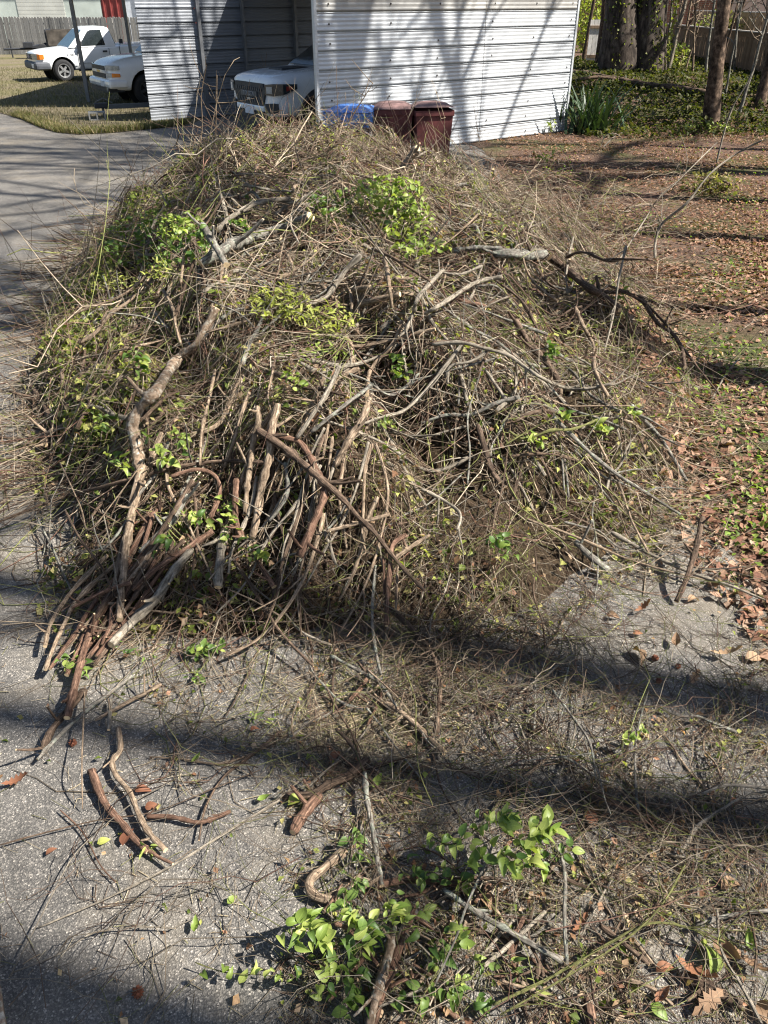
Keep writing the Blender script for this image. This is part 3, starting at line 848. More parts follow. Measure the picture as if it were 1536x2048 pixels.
# ------------------------------------------------------------------ wheeled bins
def wheelie_bin(col, label, loc, rz, lid_mat, w=.60, dpt=.72, h=1.02, lid_open=0.0):
    e = empty('wheeled_bin', loc, rz, label, 'bin')
    V = []
    for z, k in ((.06, .80), (.5, .9), (h - .08, 1.0), (h - .08, 1.05), (h, 1.05)):
        V += [(-w / 2 * k, -dpt / 2 * k, z), (w / 2 * k, -dpt / 2 * k, z), (w / 2 * k, dpt / 2 * k, z), (-w / 2 * k, dpt / 2 * k, z)]
    F = [(3, 2, 1, 0)] + [(a * 4 + k, a * 4 + (k + 1) % 4, a * 4 + 4 + (k + 1) % 4, a * 4 + 4 + k) for a in range(4) for k in range(4)]
    MB().add(V, F).build('body', col, e, bevel=.02)
    M4 = Matrix.Translation((0, dpt / 2, h)) @ Matrix.Rotation(-lid_open, 4, 'X') @ Matrix.Translation((0, -dpt / 2, -h))
    lid = MB()
    lp = []
    for i in range(7):
        x = -w / 2 * 1.08 + w * 1.08 * i / 6
        for j in range(5):
            y = -dpt / 2 * 1.12 + dpt * 1.14 * j / 4
            lp.append(M4 @ Vector((x, y, h + .012 + .075 * (1 - (2 * i / 6 - 1) ** 4) * (1 - (2 * j / 4 - 1) ** 4))))
    lid.add(lp, [(i * 5 + j, (i + 1) * 5 + j, (i + 1) * 5 + j + 1, i * 5 + j + 1) for i in range(6) for j in range(4)])
    lid.build('lid', lid_mat, e, smooth=True)
    MB().tube([(-w / 2, dpt / 2 + .05, h - .04), (w / 2, dpt / 2 + .05, h - .04)], .018).build('handle', col, e)
    for s in (-1, 1):
        o = MB().tube([(s * (w / 2 + .0), dpt / 2 - .02, .14), (s * (w / 2 + .05), dpt / 2 - .02, .14)], .14, 18).build('wheel', M_TYRE, e)
    return e
M_MAROON = plain('maroon_plastic', (.14, .04, .038), .6, var=.35, scale=5)
M_MAROON_L = plain('faded_maroon_lid', (.20, .12, .11), .65, var=.4, scale=7)
M_BLUEP = plain('blue_plastic', (.10, .26, .68), .45, var=.15, scale=5)
def bin_at(px, y): return (on_plane(px, 300, y=y).x, y, 0)
wheelie_bin(M_MAROON, 'maroon wheeled bin with raised lid, the right one before the shed wall', (.76, 14.45, 0), R(8), M_MAROON_L, lid_open=.05)
wheelie_bin(M_MAROON, 'maroon wheeled bin between the blue bin and its raised-lid twin', (.14, 14.55, 0), R(3), M_MAROON_L)
wheelie_bin(M_BLUEP, 'bright blue wheeled bin standing before the shed wall corner', (-.52, 14.3, 0), R(-12), M_BLUEP, w=.72, h=1.0)

# ------------------------------------------------------------------ trees
def grow_tree(seed, H, r0, crown0, n1=15, n2=6, n3=5, lean=(0, 0), spread=.32, wob=.11):
    rs = random.Random(seed)
    tr = []
    pts = []; N = 12
    ox = oy = 0
    for i in range(N + 1):
        t = i / N
        pts.append(Vector((lean[0] * t * H + ox, lean[1] * t * H + oy, t * H))); ox += rs.uniform(-wob, wob) * H / 18; oy += rs.uniform(-wob, wob) * H / 18
    rad = [r0 * (1.35 if i == 0 else 1.0) * (1 - .82 * (i / N) ** 1.1) for i in range(N + 1)]
    br = []
    def limb(p, d, L, r, lev):
        n = 6 if lev == 1 else 4
        q = p.copy(); P = [q.copy()]; dd = d.copy()
        for k in range(n):
            dd = (dd + Vector((rs.gauss(0, .16), rs.gauss(0, .16), rs.gauss(.05, .12)))).normalized()
            q = q + dd * L / n; P.append(q.copy())
        br.append((P, [max(.006, r * (1 - .75 * k / n)) for k in range(n + 1)], lev))
        if lev < 3:
            for _ in range(n2 if lev == 1 else n3):
                k = rs.randint(1, n); u = P[k]
                t = (P[k] - P[k - 1]).normalized()
                s = Vector((rs.gauss(0, 1), rs.gauss(0, 1), rs.gauss(.2, .7))).normalized()
                limb(u, (t * .7 + s * .75).normalized(), L * rs.uniform(.35, .6), r * (1 - .75 * k / n) * .68, lev + 1)
    for i in range(n1):
        t = crown0 + (1 - crown0) * (i + rs.random()) / n1
        k = min(N - 1, int(t * N)); f = t * N - k
        p = pts[k].lerp(pts[k + 1], f)
        a = rs.uniform(0, 6.283)
        limb(p, Vector((math.cos(a), math.sin(a), rs.uniform(.35, 1.1))).normalized(), H * spread * (1.15 - .7 * (t - crown0) / (1 - crown0)) * rs.uniform(.7, 1.15), r0 * (1 - .82 * t) * .72, 1)
    return (pts, rad), br

def tubes_mesh(name, tubes, sides=lambda lev: 5):
    V = []; F = []; UV = []
    for P, rad, lev in tubes:
        n = sides(lev); m = len(P); b = len(V); L = 0
        for i, p in enumerate(P):
            t = (P[min(i + 1, m - 1)] - P[max(i - 1, 0)])
            if i: L += (P[i] - P[i - 1]).length
            a = t.cross(Vector((.3, .1, 1)));
            if a.length < 1e-5: a = Vector((1, 0, 0))
            a.normalize(); c = t.cross(a).normalized()
            for k in range(n):
                th = 6.28318 * k / n
                V.append(p + (a * math.cos(th) + c * math.sin(th)) * rad[i]); UV.append((k / n, L))
        for i in range(m - 1):
            for k in range(n): F.append((b + i * n + k, b + i * n + (k + 1) % n, b + (i + 1) * n + (k + 1) % n, b + (i + 1) * n + k))
    return mesh_np(name, [tuple(v) for v in V], F, uv=UV)

TREE_CACHE = {}
def plant_tree(name, loc, seed, H, r0, crown0, label, mat='dark', group=None, rz=0, lean=(0, 0), n1=15, n2=6, n3=5, spread=.32, wob=.11):
    e = empty(name, loc, rz, label, 'tree', group)
    key = (seed, H, r0, crown0, lean, n1, n2, n3, spread, mat)
    if key not in TREE_CACHE:
        (P, rad), br = grow_tree(seed, H, r0, crown0, n1, n2, n3, lean, spread, wob)
        # smoother trunk
        t = tubes_mesh('trunk', [(P, rad, 0)], lambda l: 16); c = tubes_mesh('crown', br, lambda l: {1: 7, 2: 5, 3: 3}[l])
        t.materials.append(BARK[mat]); c.materials.append(BARK[mat]); TREE_CACHE[key] = (t, c)
    t, c = TREE_CACHE[key]
    link('trunk', t, e); link('crown', c, e)
    return e
GZ = lambda x, y: float(wood_z(x, y)) - .05

# trees in the picture
def tree_px(name, px, py, zlift, *a, **k):
    p = on_plane(px, py, z=zlift); return plant_tree(name, (p.x, p.y, GZ(p.x, p.y)), *a, **k)
tree_px('slender_tree', 1420, 254, .06, 11, 17, .155, .45, 'slim straight tree with a bare brown trunk at the edge of the leaf litter', 'dark', lean=(-.10, 0), wob=.02)
bt = on_plane(1262, 150, z=.5)
big = empty('big_tree', (bt.x, bt.y, GZ(bt.x, bt.y)), 0, 'massive ivy-clad tree with twin trunks standing behind the fallen log', 'tree')
for k, (dx, ln, r, sd) in enumerate(((-.36, -.085, .50, 31), (.36, .035, .50, 32))):
    (P, rad), br = grow_tree(sd, 19, r, .3, 10, 5, 4, (ln, 0))
    P = [p + Vector((dx, 0, 0)) for p in P]; br = [([p + Vector((dx, 0, 0)) for p in q], w, l) for q, w, l in br]
    rad[0] = r * 1.5
    link('trunk', tubes_mesh('trunk', [(P, rad, 0)], lambda l: 18), big, [BARK['trunk']])
    link('crown', tubes_mesh('crown', br, lambda l: {1: 7, 2: 5, 3: 3}[l]), big, [BARK['trunk']])
for (px, py, zz, H, r, cr, lab, mt, ln) in (
    (1196, 140, .4, 9, .085, .4, 'thin dark trunk rising between the shed and the big tree', 'dark', (.0, 0)),
    (1165, 130, .4, 8, .05, .4, 'spindly sapling right behind the shed corner', 'dark', (.01, 0)),
    (1212, 142, .4, 8, .15, .5, 'tan slanting trunk leaning into the big tree base', 'tan', (.05, 0)),
    (1334, 150, .4, 7, .045, .3, 'pale thin sapling just right of the big tree', 'pale', (.10, 0)),
    (1330, 148, .4, 8, .06, .3, 'dark leaning sapling beside the pale one right of the big tree', 'dark', (.16, 0)),
    (1412, 150, .35, 6, .04, .3, 'dark leaning sapling behind the slim straight tree', 'dark', (.20, 0)),
    (1440, 140, .35, 7, .05, .3, 'thin leaning sapling in front of the brown fence, right of the slim tree', 'dark', (.17, 0)),
    (1518, 215, .2, 9, .085, .4, 'dark leaning trunk at the right edge of the wood', 'dark', (.06, 0)),
    (1476, 230, .15, 4, .03, .4, 'short bent sapling near the right edge of the wood', 'grey', (.12, 0))):
    p = on_plane(px, py, z=zz)
    plant_tree('sapling', (p.x, p.y, GZ(p.x, p.y)), int(px), H, r * 1.4, cr, lab, mt, lean=ln, n1=7, n2=3, n3=3, spread=.22)
frs = random.Random(88)
for i in range(16):
    y = frs.uniform(24, 36); x = frs.uniform(9.6, 11.3) if frs.random() < .7 else frs.uniform(5.5, 9.6)
    plant_tree('sapling', (x, y, GZ(x, y)), 400 + i, frs.uniform(3, 6), frs.uniform(.025, .05), .25, 'one of the bare thin saplings tangled along the brown fence', frs.choice(['dark', 'tan', 'grey']), 'bare thin saplings along the fence', lean=(frs.uniform(-.2, .25), 0), n1=7, n2=3, n3=2, spread=.3)
# trees standing to the right of the view; their trunks and limbs shade the drive, the pile and the shed
SHADE = [((13.9, -.22), 0, 27, .25, .52), ((13.7, -1.10), 1, 26, .22, .52), ((11.3, -1.70), 2, 25, .30, .5), ((8.4, 6.5), 3, 17, .15, .6), ((13.0, 17.7), 5, 21, .15, .3), ((7.2, 5.05), 4, 14, .30, .7),
         ((16.5, 12.2), 0, 27, .36, .35), ((9.2, 10.9), 1, 22, .18, .42), ((9.9, 14.5), 2, 21, .16, .38), ((12.0, 16.6), 3, 21, .15, .36), ((11.5, 19.6), 0, 22, .26, .42), ((13.5, 23.5), 1, 22, .24, .42), 
         ((7.6, 9.3), 2, 22, .20, .58), ((14.5, 21.0), 4, 20, .26, .3), ((10.5, 24.5), 5, 18, .24, .25), ((12.6, 27.5), 6, 18, .24, .25)]
ORD = ['first', 'second', 'third', 'fourth', 'fifth', 'sixth', 'seventh', 'eighth', 'ninth', 'tenth', 'eleventh', 'twelfth', 'thirteenth', 'fourteenth', 'fifteenth', 'sixteenth', 'seventeenth']
SHADE.sort(key=lambda t: t[0][1])
for i, ((x, y), k, H, r, cr) in enumerate(SHADE):
    plant_tree('bare_tree', (x, y, GZ(x, y)), 100 + k, H, r, cr, f'tall bare tree off to the right, {ORD[i]} of the row from the camera' , 'trunk', 'tall bare trees along the right of the drive', rz=i * 1.3, n1=5 if y < 3 else 13, n2=2 if y < 3 else 7 if 14 < y < 18 else 5, n3=2 if y < 3 else 4 if 14 < y < 18 else 3, lean=(.09, 0) if y > 8 else (.025, 0))

# ================================================================== brush pile
rng = np.random.RandomState(11)
TW_COL = np.array([[.29, .225, .165], [.38, .31, .23], [.21, .15, .11], [.48, .41, .32], [.12, .08, .06], [.27, .185, .14], [.36, .33, .28], [.22, .13, .10], [.55, .48, .38], [.40, .34, .26]]) * np.array([.82, .775, .72])

def sweep(P, Rr, col, sides=3, name='twigs'):
    """P (n,k,3) polylines, Rr (n,k) radii, col (n,3) -> one mesh"""
    n, k, _ = P.shape
    T = np.gradient(P, axis=1); T /= np.linalg.norm(T, axis=2, keepdims=True) + 1e-9
    up = np.array([.13, .21, .97]); A = np.cross(T, up); A /= np.linalg.norm(A, axis=2, keepdims=True) + 1e-9
    B = np.cross(T, A)
    th = np.arange(sides) * 2 * np.pi / sides
    V = P[:, :, None, :] + Rr[:, :, None, None] * (np.cos(th)[None, None, :, None] * A[:, :, None, :] + np.sin(th)[None, None, :, None] * B[:, :, None, :])
    V = V.reshape(-1, 3)
    base = (np.arange(n) * k * sides)[:, None, None] + (np.arange(k - 1) * sides)[None, :, None]
    j = np.arange(sides)[None, None, :]; j2 = (np.arange(sides) + 1) % sides
    F = np.stack([base + j, base + j2[None, None, :], base + sides + j2[None, None, :], base + sides + j], -1).reshape(-1, 4)
    C = np.repeat(col, k * sides, axis=0)
    return mesh_np(name, V, F, col=C)

def walk(x0, y0, off0, th0, L, k, wig, lift, rng, surf=True, sag=0.0):
    """polylines that wander over the pile: heading random-walks, height follows the heap plus an offset and an arch"""
    n = len(x0)
    X = np.empty((n, k)); Y = np.empty((n, k)); Z = np.empty((n, k))
    X[:, 0], Y[:, 0] = x0, y0
    th = th0.copy(); cur = rng.normal(0, wig, n)
    for i in range(1, k):
        th = th + cur / (k - 1) + rng.normal(0, wig * .35, n)
        X[:, i] = X[:, i - 1] + np.cos(th) * L / (k - 1); Y[:, i] = Y[:, i - 1] + np.sin(th) * L / (k - 1)
    t = np.linspace(0, 1, k)[None]
    h = pile_h(X, Y)
    hm = h[:, :1] * (1 - t) + h[:, -1:] * t                     # straight chord; sticks bridge hollows
    w = rng.uniform(.35, 1.0, (n, 1))
    Z = h * w + np.maximum(hm, h * .7) * (1 - w) + off0[:, None] + lift[:, None] * t - sag * t * t
    Z += (rng.normal(0, 1, (n, k)).cumsum(1)) * (L / k * wig * .22)[:, None]
    gz = np.where(X > 2.05, wood_z(X, Y), 0) + .006
    return np.stack([X, Y, np.maximum(Z, gz)], -1)

def pile_points(n, rng, y0=2.75, y1=13.0, power=1.0, edge=.15):
    out = []
    while len(out) < n:
        y = y0 + (y1 - y0) * rng.rand(n) ** power
        xl = np.interp(y, PST[:, 0], PST[:, 1]) - edge; xr = np.interp(y, PST[:, 0], PST[:, 2]) + edge
        x = xl + (xr - xl) * rng.rand(n)
        cl = np.sin(3.1 * x + 1.9 * np.sin(1.7 * y)) * np.sin(2.7 * y + 1.6 * np.sin(2.1 * x) + .6)      # armfuls, not an even coat
        k = rng.rand(n) < np.clip(.5 + 1.1 * cl, .12, 1)
        x, y = x[k], y[k]
        out += list(zip(x, y))
    a = np.array(out[:n]); return a[:, 0], a[:, 1]

# dark core added under the sticks; its colour stands for shade in the gaps
def mound():
    xs = np.linspace(-3.7, 3.0, 96); ys = np.linspace(2.6, 13.3, 150)
    X, Y = np.meshgrid(xs, ys)
    H = pile_h(X, Y)
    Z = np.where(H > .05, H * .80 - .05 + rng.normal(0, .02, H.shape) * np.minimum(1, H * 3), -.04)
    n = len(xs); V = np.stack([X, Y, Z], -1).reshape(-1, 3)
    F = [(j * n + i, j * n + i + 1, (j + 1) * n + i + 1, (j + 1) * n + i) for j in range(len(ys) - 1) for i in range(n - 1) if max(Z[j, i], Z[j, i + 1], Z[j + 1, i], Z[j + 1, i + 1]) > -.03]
    m, nt, b = mat_base('dark_pile_core', .95, .1)
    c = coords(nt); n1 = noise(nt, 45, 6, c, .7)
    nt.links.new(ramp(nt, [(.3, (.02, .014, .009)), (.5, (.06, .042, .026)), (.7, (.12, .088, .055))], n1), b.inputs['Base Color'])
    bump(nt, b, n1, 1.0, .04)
    o = link('dark_pile_core', mesh_np('dark_pile_core', V, F), None, [m])
    return tag(o, 'dark core added deep inside the brush pile to make its gaps look shaded', 'debris', kind='stuff')
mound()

def zone_tint(x, y, n, rng, green=.0):
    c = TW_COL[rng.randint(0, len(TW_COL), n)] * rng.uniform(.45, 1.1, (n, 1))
    g = rng.rand(n) < green
    c[g] = np.array([.20, .21, .07]) * rng.uniform(.6, 1.3, (g.sum(), 1))
    return c

def twig_mass(name, n, k, Lr, rr, off, wig, lift, label, seed, shade=1.0,  y0=2.75, y1=13.0, power=1.0, branch=2, green=.12, edge=.15, align=None, pts=None):
    rg = np.random.RandomState(seed)
    x, y = pile_points(n, rg, y0, y1, power, edge) if pts is None else pts
    n = len(x)
    flow = 1.35 + 1.1 * np.sin(1.1 * x + .6 * y + seed) + .9 * np.sin(.8 * y - 1.3 * x + 2 * seed)      # locally combed, like armfuls thrown down
    th = np.where(rg.rand(n) < .62, flow + rg.normal(0, .42, n) + np.pi * (rg.rand(n) < .5), rg.uniform(0, 2 * np.pi, n))
    if align is not None:
        s = rg.rand(n) < align[1]
        th[s] = align[0] + rg.normal(0, .45, s.sum()) + np.pi * (rg.rand(s.sum()) < .5)
    L = rg.uniform(Lr[0], Lr[1], n) * rg.uniform(.6, 1.3, n)
    o0 = off[0] + (off[1] - off[0]) * rg.rand(n)
    lf = np.where(rg.rand(n) < .3, rg.uniform(0, 1, n) * lift, rg.normal(0, .04, n))
    P = walk(x, y, o0, th, L, k, wig, lf, rg)
    r0 = rr[0] + (rr[1] - rr[0]) * rg.rand(n) ** 2.5
    r0 = r0 * (1 + .11 * np.clip(y - 5.5, 0, 6))          # the far end of the heap is coarser brush
    taper = np.linspace(1, .45, k)[None]
    Rr = r0[:, None] * taper * rg.uniform(.85, 1.15, (n, k))
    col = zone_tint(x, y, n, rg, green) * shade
    parts = [(P, Rr, col)]
    for b in range(branch):                                   # side shoots
        s = rg.randint(0, n, int(n * .6)); kk = rg.randint(1, k - 1, len(s))
        st = P[s, kk]; t = P[s, kk + 1 - 0] - P[s, kk - 1] if k > 2 else P[s, -1] - P[s, 0]
        t /= np.linalg.norm(t, axis=1, keepdims=True) + 1e-9
        d = t + rg.normal(0, .55, t.shape) + np.array([0, 0, .12]); d /= np.linalg.norm(d, axis=1, keepdims=True)
        Ls = L[s] * rg.uniform(.25, .55, len(s))
        tt = np.linspace(0, 1, 4)[None, :, None]
        bend = rg.normal(0, .18, (len(s), 1, 3))
        Q = st[:, None, :] + d[:, None, :] * Ls[:, None, None] * tt + bend * Ls[:, None, None] * tt ** 2
        Q[:, :, 2] = np.maximum(Q[:, :, 2], .004)
        rs_ = (r0[s] * .55)[:, None] * np.linspace(1, .4, 4)[None]
        parts.append((Q, rs_, col[s] * rg.uniform(.85, 1.1, (len(s), 1))))
    k_max = max(p[0].shape[1] for p in parts)
    objs = []
    Vs, Fs, Cs, nb = [], [], [], 0
    for P_, R_, c_ in parts:
        me = sweep(P_, R_, c_)
        nv = len(me.vertices)
        co = np.empty(nv * 3, np.float32); me.vertices.foreach_get('co', co)
        f = np.empty(len(me.loops), np.int32); me.loops.foreach_get('vertex_index', f)
        cc = np.empty(nv * 4, np.float32); me.color_attributes['tint'].data.foreach_get('color', cc)
        Vs.append(co.reshape(-1, 3)); Fs.append(f.reshape(-1, 4) + nb); Cs.append(cc.reshape(-1, 4)[:, :3]); nb += nv
        bpy.data.meshes.remove(me)
    o = link(name, mesh_np(name, np.concatenate(Vs), np.concatenate(Fs), col=np.concatenate(Cs)), None, [M_TWIG])
    return tag(o, label, 'twigs', kind='stuff')

twig_mass('twig_tangle', 4200, 7, (.5, 1.4), (.0030, .0095), (-.20, .04), .7, .30, 'dense tangle of dry brown twigs making up the brush pile', 1, y0=4.0, align=(1.35, .25))
twig_mass('twig_tangle', 4300, 6, (.3, .8), (.0022, .0058), (-.14, .04), 1.1, .20, 'finer dry twigs matted over the brush pile', 2, y0=3.4, branch=2)
twig_mass('twig_tangle', 2300, 6, (.25, .7), (.0015, .0042), (-.10, .03), 1.1, .10, 'fine curly twigs over the near face of the brush pile', 3, y0=2.7, y1=5.2, branch=2, green=.12)
twig_mass('twig_tangle', 900, 8, (.5, 1.3), (.0018, .0040), (-.03, .06), .8, .55, 'long whips arching out of the brush pile', 4, y0=4.0, branch=3, edge=.35)

def ridge_pts(n, rg):
    y = rg.uniform(8.5, 12.4, n); x = rg.uniform(-3.0, 1.5, n)
    s = rg.rand(n) < .45; y = np.where(s, rg.uniform(4.5, 12, n), y); x = np.where(s, np.interp(y, PST[:, 0], PST[:, 1]) + rg.uniform(-.1, .5, n), x)
    return x, y
twig_mass('whip_fringe', 300, 8, (.35, .9), (.0022, .0052), (-.05, .05), .8, 1.0, 'ragged bare whips standing out along the crest and left edge', 18, branch=3, pts=ridge_pts(300, np.random.RandomState(19)))

# low scatter of vines and twigs over the asphalt before and right of the pile
def scatter_pts(n, rg):
    xs, ys = [], []
    while len(xs) < n:
        px = rg.uniform(-250, 1800, 4 * n); py = rg.uniform(1120, 2080, 4 * n)
        # density: heavy at centre-right, thin at lower left and in the bare patch
        dens = np.clip((px - 480) / 300, 0.05, 1.0)
        dens = np.where((py < 1420) & (px > 560), 1.0, dens)
        dens = np.where(((px - 1330) / 170) ** 2 + ((py - 1280) / 120) ** 2 < 1, .10, dens)
        dens = np.where((px < 560) & (py > 1440), .07, dens)
        dens = np.where((px < 330) & (py < 1440), .10, dens)
        dens = np.where((px > 300) & (px < 760) & (py > 1360) & (py < 1600), .50, dens)
        dens = np.where((px > 560) & (px < 1010) & (py > 1640) & (py < 1830), .5, dens)
        dens = np.where((px > 1280) & (py > 1830), .35, dens)
        cl = .5 + .5 * np.sin(px * .021 + 2.2 * np.sin(py * .011)) * np.sin(py * .024 + 1.7 * np.sin(px * .009))
        keep = rg.rand(len(px)) < dens * np.clip(cl * 1.9 - .35, .06, 1)
        for a, b in zip(px[keep], py[keep]):
            p = on_plane(a, b, z=.02); xs.append(p.x); ys.append(p.y)
    return np.array(xs[:n]), np.array(ys[:n])
_rg = np.random.RandomState(77)
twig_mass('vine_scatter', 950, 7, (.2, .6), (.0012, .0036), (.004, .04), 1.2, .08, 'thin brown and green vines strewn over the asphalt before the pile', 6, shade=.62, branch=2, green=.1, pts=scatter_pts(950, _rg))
def front_pts(n, rg):
    q = [on_plane(1000 + rg.normal(0, 190), 1330 + rg.normal(0, 95), z=.03) for _ in range(n)]; return np.array([p.x for p in q]), np.array([p.y for p in q])
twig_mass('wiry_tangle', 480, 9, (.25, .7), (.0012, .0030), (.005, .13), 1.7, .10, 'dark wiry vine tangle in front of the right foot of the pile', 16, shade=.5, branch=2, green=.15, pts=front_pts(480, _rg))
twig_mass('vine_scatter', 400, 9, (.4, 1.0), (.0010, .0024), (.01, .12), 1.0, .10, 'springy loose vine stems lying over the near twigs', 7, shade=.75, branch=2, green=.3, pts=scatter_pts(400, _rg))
# crumbs: bark chips, grass stems
def crumbs(name, n, label, L, seed, pts, cols):
    rg = np.random.RandomState(seed); x, y = pts(n, rg); n = len(x)
    th = rg.uniform(0, 6.28, n); l = rg.uniform(L[0], L[1], n)
    t = np.linspace(0, 1, 3)[None]
    P = np.stack([x[:, None] + np.cos(th)[:, None] * l[:, None] * t, y[:, None] + np.sin(th)[:, None] * l[:, None] * t, np.full((n, 3), .004) + np.abs(rg.normal(0, .006, (n, 3)))], -1)
    P[:, :, 2] += np.where(P[:, :, 0] > 2.0, wood_z(P[:, :, 0], P[:, :, 1]), 0)
    C = cols[rg.randint(0, len(cols), n)] * rg.uniform(.7, 1.25, (n, 1))
    o = link(name, sweep(P, rg.uniform(.0006, .0017, (n, 1)) * np.ones((n, 3)), C), None, [M_TWIG]); return tag(o, label, 'debris', kind='stuff')
STRAW = np.array([[.30, .245, .155], [.22, .165, .11], [.13, .09, .06], [.21, .20, .09], [.38, .32, .22]])
crumbs('fine_debris', 8000, 'straw-like crumbs and stem bits scattered over the asphalt', (.015, .09), 9, scatter_pts, STRAW)
DARKS = np.array([[.07, .045, .03], [.12, .08, .055], [.16, .10, .07], [.09, .07, .045]])
def right_pts(n, rg):
    x, y = scatter_pts(n * 2, rg); k = (x > -.35); return x[k][:n], y[k][:n]
crumbs('bark_crumbs', 5200, 'dark bark crumbs and broken twig bits over the right of the asphalt', (.012, .07), 12, lambda n, rg: right_pts(n, rg), DARKS)
def straw_patch(n, rg):
    a = rg.normal(0, 1, (n, 2)); px = 715 + a[:, 0] * 95; py = 1450 + a[:, 1] * 60
    s = rg.rand(n) < .45
    px = np.where(s, 700 + a[:, 0] * 110, px); py = np.where(s, 1130 + a[:, 1] * 40, py)
    q = [on_plane(u, v, z=.02) for u, v in zip(px, py)]; return np.array([p.x for p in q]), np.array([p.y for p in q])
crumbs('straw_patch', 2400, 'pale dry straw spread over the asphalt in front of the pile', (.03, .14), 10, straw_patch, STRAW * 1.15)

# ------------------------------------------------------------------ single branches, laid over the pile and the asphalt
def smooth_path(P, sub=5):
    P = [P[0] + (P[0] - P[1]) * .001] + list(P) + [P[-1]]
    out = []
    for i in range(1, len(P) - 2):
        for s in range(sub):
            t = s / sub; a, b, c, d = P[i - 1], P[i], P[i + 1], P[i + 2]
            out.append(.5 * ((2 * b) + (c - a) * t + (2 * a - 5 * b + 4 * c - d) * t * t + (3 * b - a - 3 * c + d) * t ** 3))
    out.append(P[-2]); return out

def branch_mesh(name, pts, r0, r1, rs, sides=8, cut=True, knots=True):
    P = smooth_path(pts)
    m = len(P); V = []; UV = []; F = []; mi = []; L = 0
    wob = [rs.gauss(0, .09) for _ in range(m)]
    ph = rs.uniform(0, 6)
    for i, p in enumerate(P):
        t = (P[min(i + 1, m - 1)] - P[max(i - 1, 0)]).normalized()
        if i: L += (P[i] - P[i - 1]).length
        a = t.cross(Vector((.1, .2, 1))).normalized(); b = t.cross(a)
        r = (r0 + (r1 - r0) * i / (m - 1)) * (1 + wob[i])
        if knots and rs.random() < .12: r *= 1.28
        if i == m - 1 or i == 0: r *= .85
        for k in range(sides):
            th = 6.28318 * k / sides
            rr = r * (1 + .09 * math.sin(2 * th + ph) + rs.gauss(0, .06))
            V.append(p + (a * math.cos(th) + b * math.sin(th)) * rr); UV.append((k / sides, L))
    for i in range(m - 1):
        for k in range(sides): F.append((i * sides + k, i * sides + (k + 1) % sides, (i + 1) * sides + (k + 1) % sides, (i + 1) * sides + k))
    q = []
    for e, i in ((0, 0), (1, m - 1)):
        c = len(V); V.append(P[i]); UV.append((.5, 0))
        for k in range(sides):
            a_, b_ = i * sides + k, i * sides + (k + 1) % sides
            q.append((c, b_, a_) if e == 0 else (c, a_, b_))
    me = bpy.data.meshes.new(name)
    me.from_pydata([tuple(v) for v in V], [], F + q)
    l = me.uv_layers.new(name='UVMap')
    for pi, p in enumerate(me.polygons):
        p.use_smooth = pi < len(F)
        p.material_index = 1 if (pi >= len(F) and cut) else 0
        for li in p.loop_indices: l.data[li].uv = UV[me.loops[li].vertex_index]
    return me

brs = random.Random(4)
def branch(kind, w0, w1, pix, label, lift=.04, name='branch', cut=True, lifts=None, group='cut branches of the brush pile', twigs=0, spread=1.0):
    pts = []
    for i, (a, b) in enumerate(pix):
        lf = (lift + (.0 if lift > .06 else .01)) if lifts is None else lifts[i]
        pts.append(at(a, b, lf))
    d = [depth(p) for p in pts]
    r0 = max(.0022, w0 * .46 * d[0] / FPX); r1 = max(.0016, w1 * .42 * d[-1] / FPX)
    for i in range(len(pts)):                      # keep it clear of the ground
        r = r0 + (r1 - r0) * i / max(1, len(pts) - 1)
        pts[i].z = max(pts[i].z, ground_z(pts[i].x, pts[i].y) + r * .9)
    for i in range(1, len(pts) - 1):
        pts[i] += Vector((brs.gauss(0, .25), brs.gauss(0, .25), brs.gauss(0, .2))) * r0
    base = pts[0].copy()
    me = branch_mesh(name, [p - base for p in pts], r0, r1, brs, 8 if max(w0, w1) > 7 else 6, cut)
    o = link(name, me, None, [BARK[kind], M_CUT]); o.location = base
    tag(o, label, 'branch', group)
    if max(w0, w1) >= 7 and len(pts) > 2:           # snapped side stubs
        for _ in range(brs.randint(1, 3)):
            i = brs.randint(1, len(pts) - 1); p = pts[i - 1].lerp(pts[i], brs.random()) - base
            t = (pts[i] - pts[i - 1]).normalized(); s = Vector((brs.gauss(0, 1), brs.gauss(-.3, .6), abs(brs.gauss(.5, .4)))).normalized()
            dd = (t * brs.choice((-1, 1)) * .7 + s).normalized(); L = max(r0, r1) * brs.uniform(3, 9)
            link('stub', branch_mesh('stub', [p, p + dd * L * .5, p + dd * L + Vector((0, 0, L * .1))], max(r0, r1) * .5, max(r0, r1) * .3, brs, 5, True, False), o, [BARK[kind], M_CUT])
    for _ in range(twigs):                         # side twigs are parts of the branch
        i = brs.randint(1, len(pts) - 1); p = pts[i - 1].lerp(pts[i], brs.random())
        t = (pts[i] - pts[i - 1]).normalized()
        s = Vector((brs.gauss(0, 1), brs.gauss(0, .8), brs.gauss(.35, .6))).normalized()
        dd = (t + s * .9).normalized(); L = brs.uniform(.12, .4) * spread
        q = [p - base]
        for k in range(3):
            dd = (dd + Vector((brs.gauss(0, .2), brs.gauss(0, .2), brs.gauss(0, .15)))).normalized(); q.append(q[-1] + dd * L / 3)
        for u in q: u.z = max(u.z, .006 - base.z)
        link('side_twig', branch_mesh('side_twig', q, max(.0016, r1 * .7), .0011, brs, 5, False), o, [BARK[kind], M_CUT])
    return o

B = branch
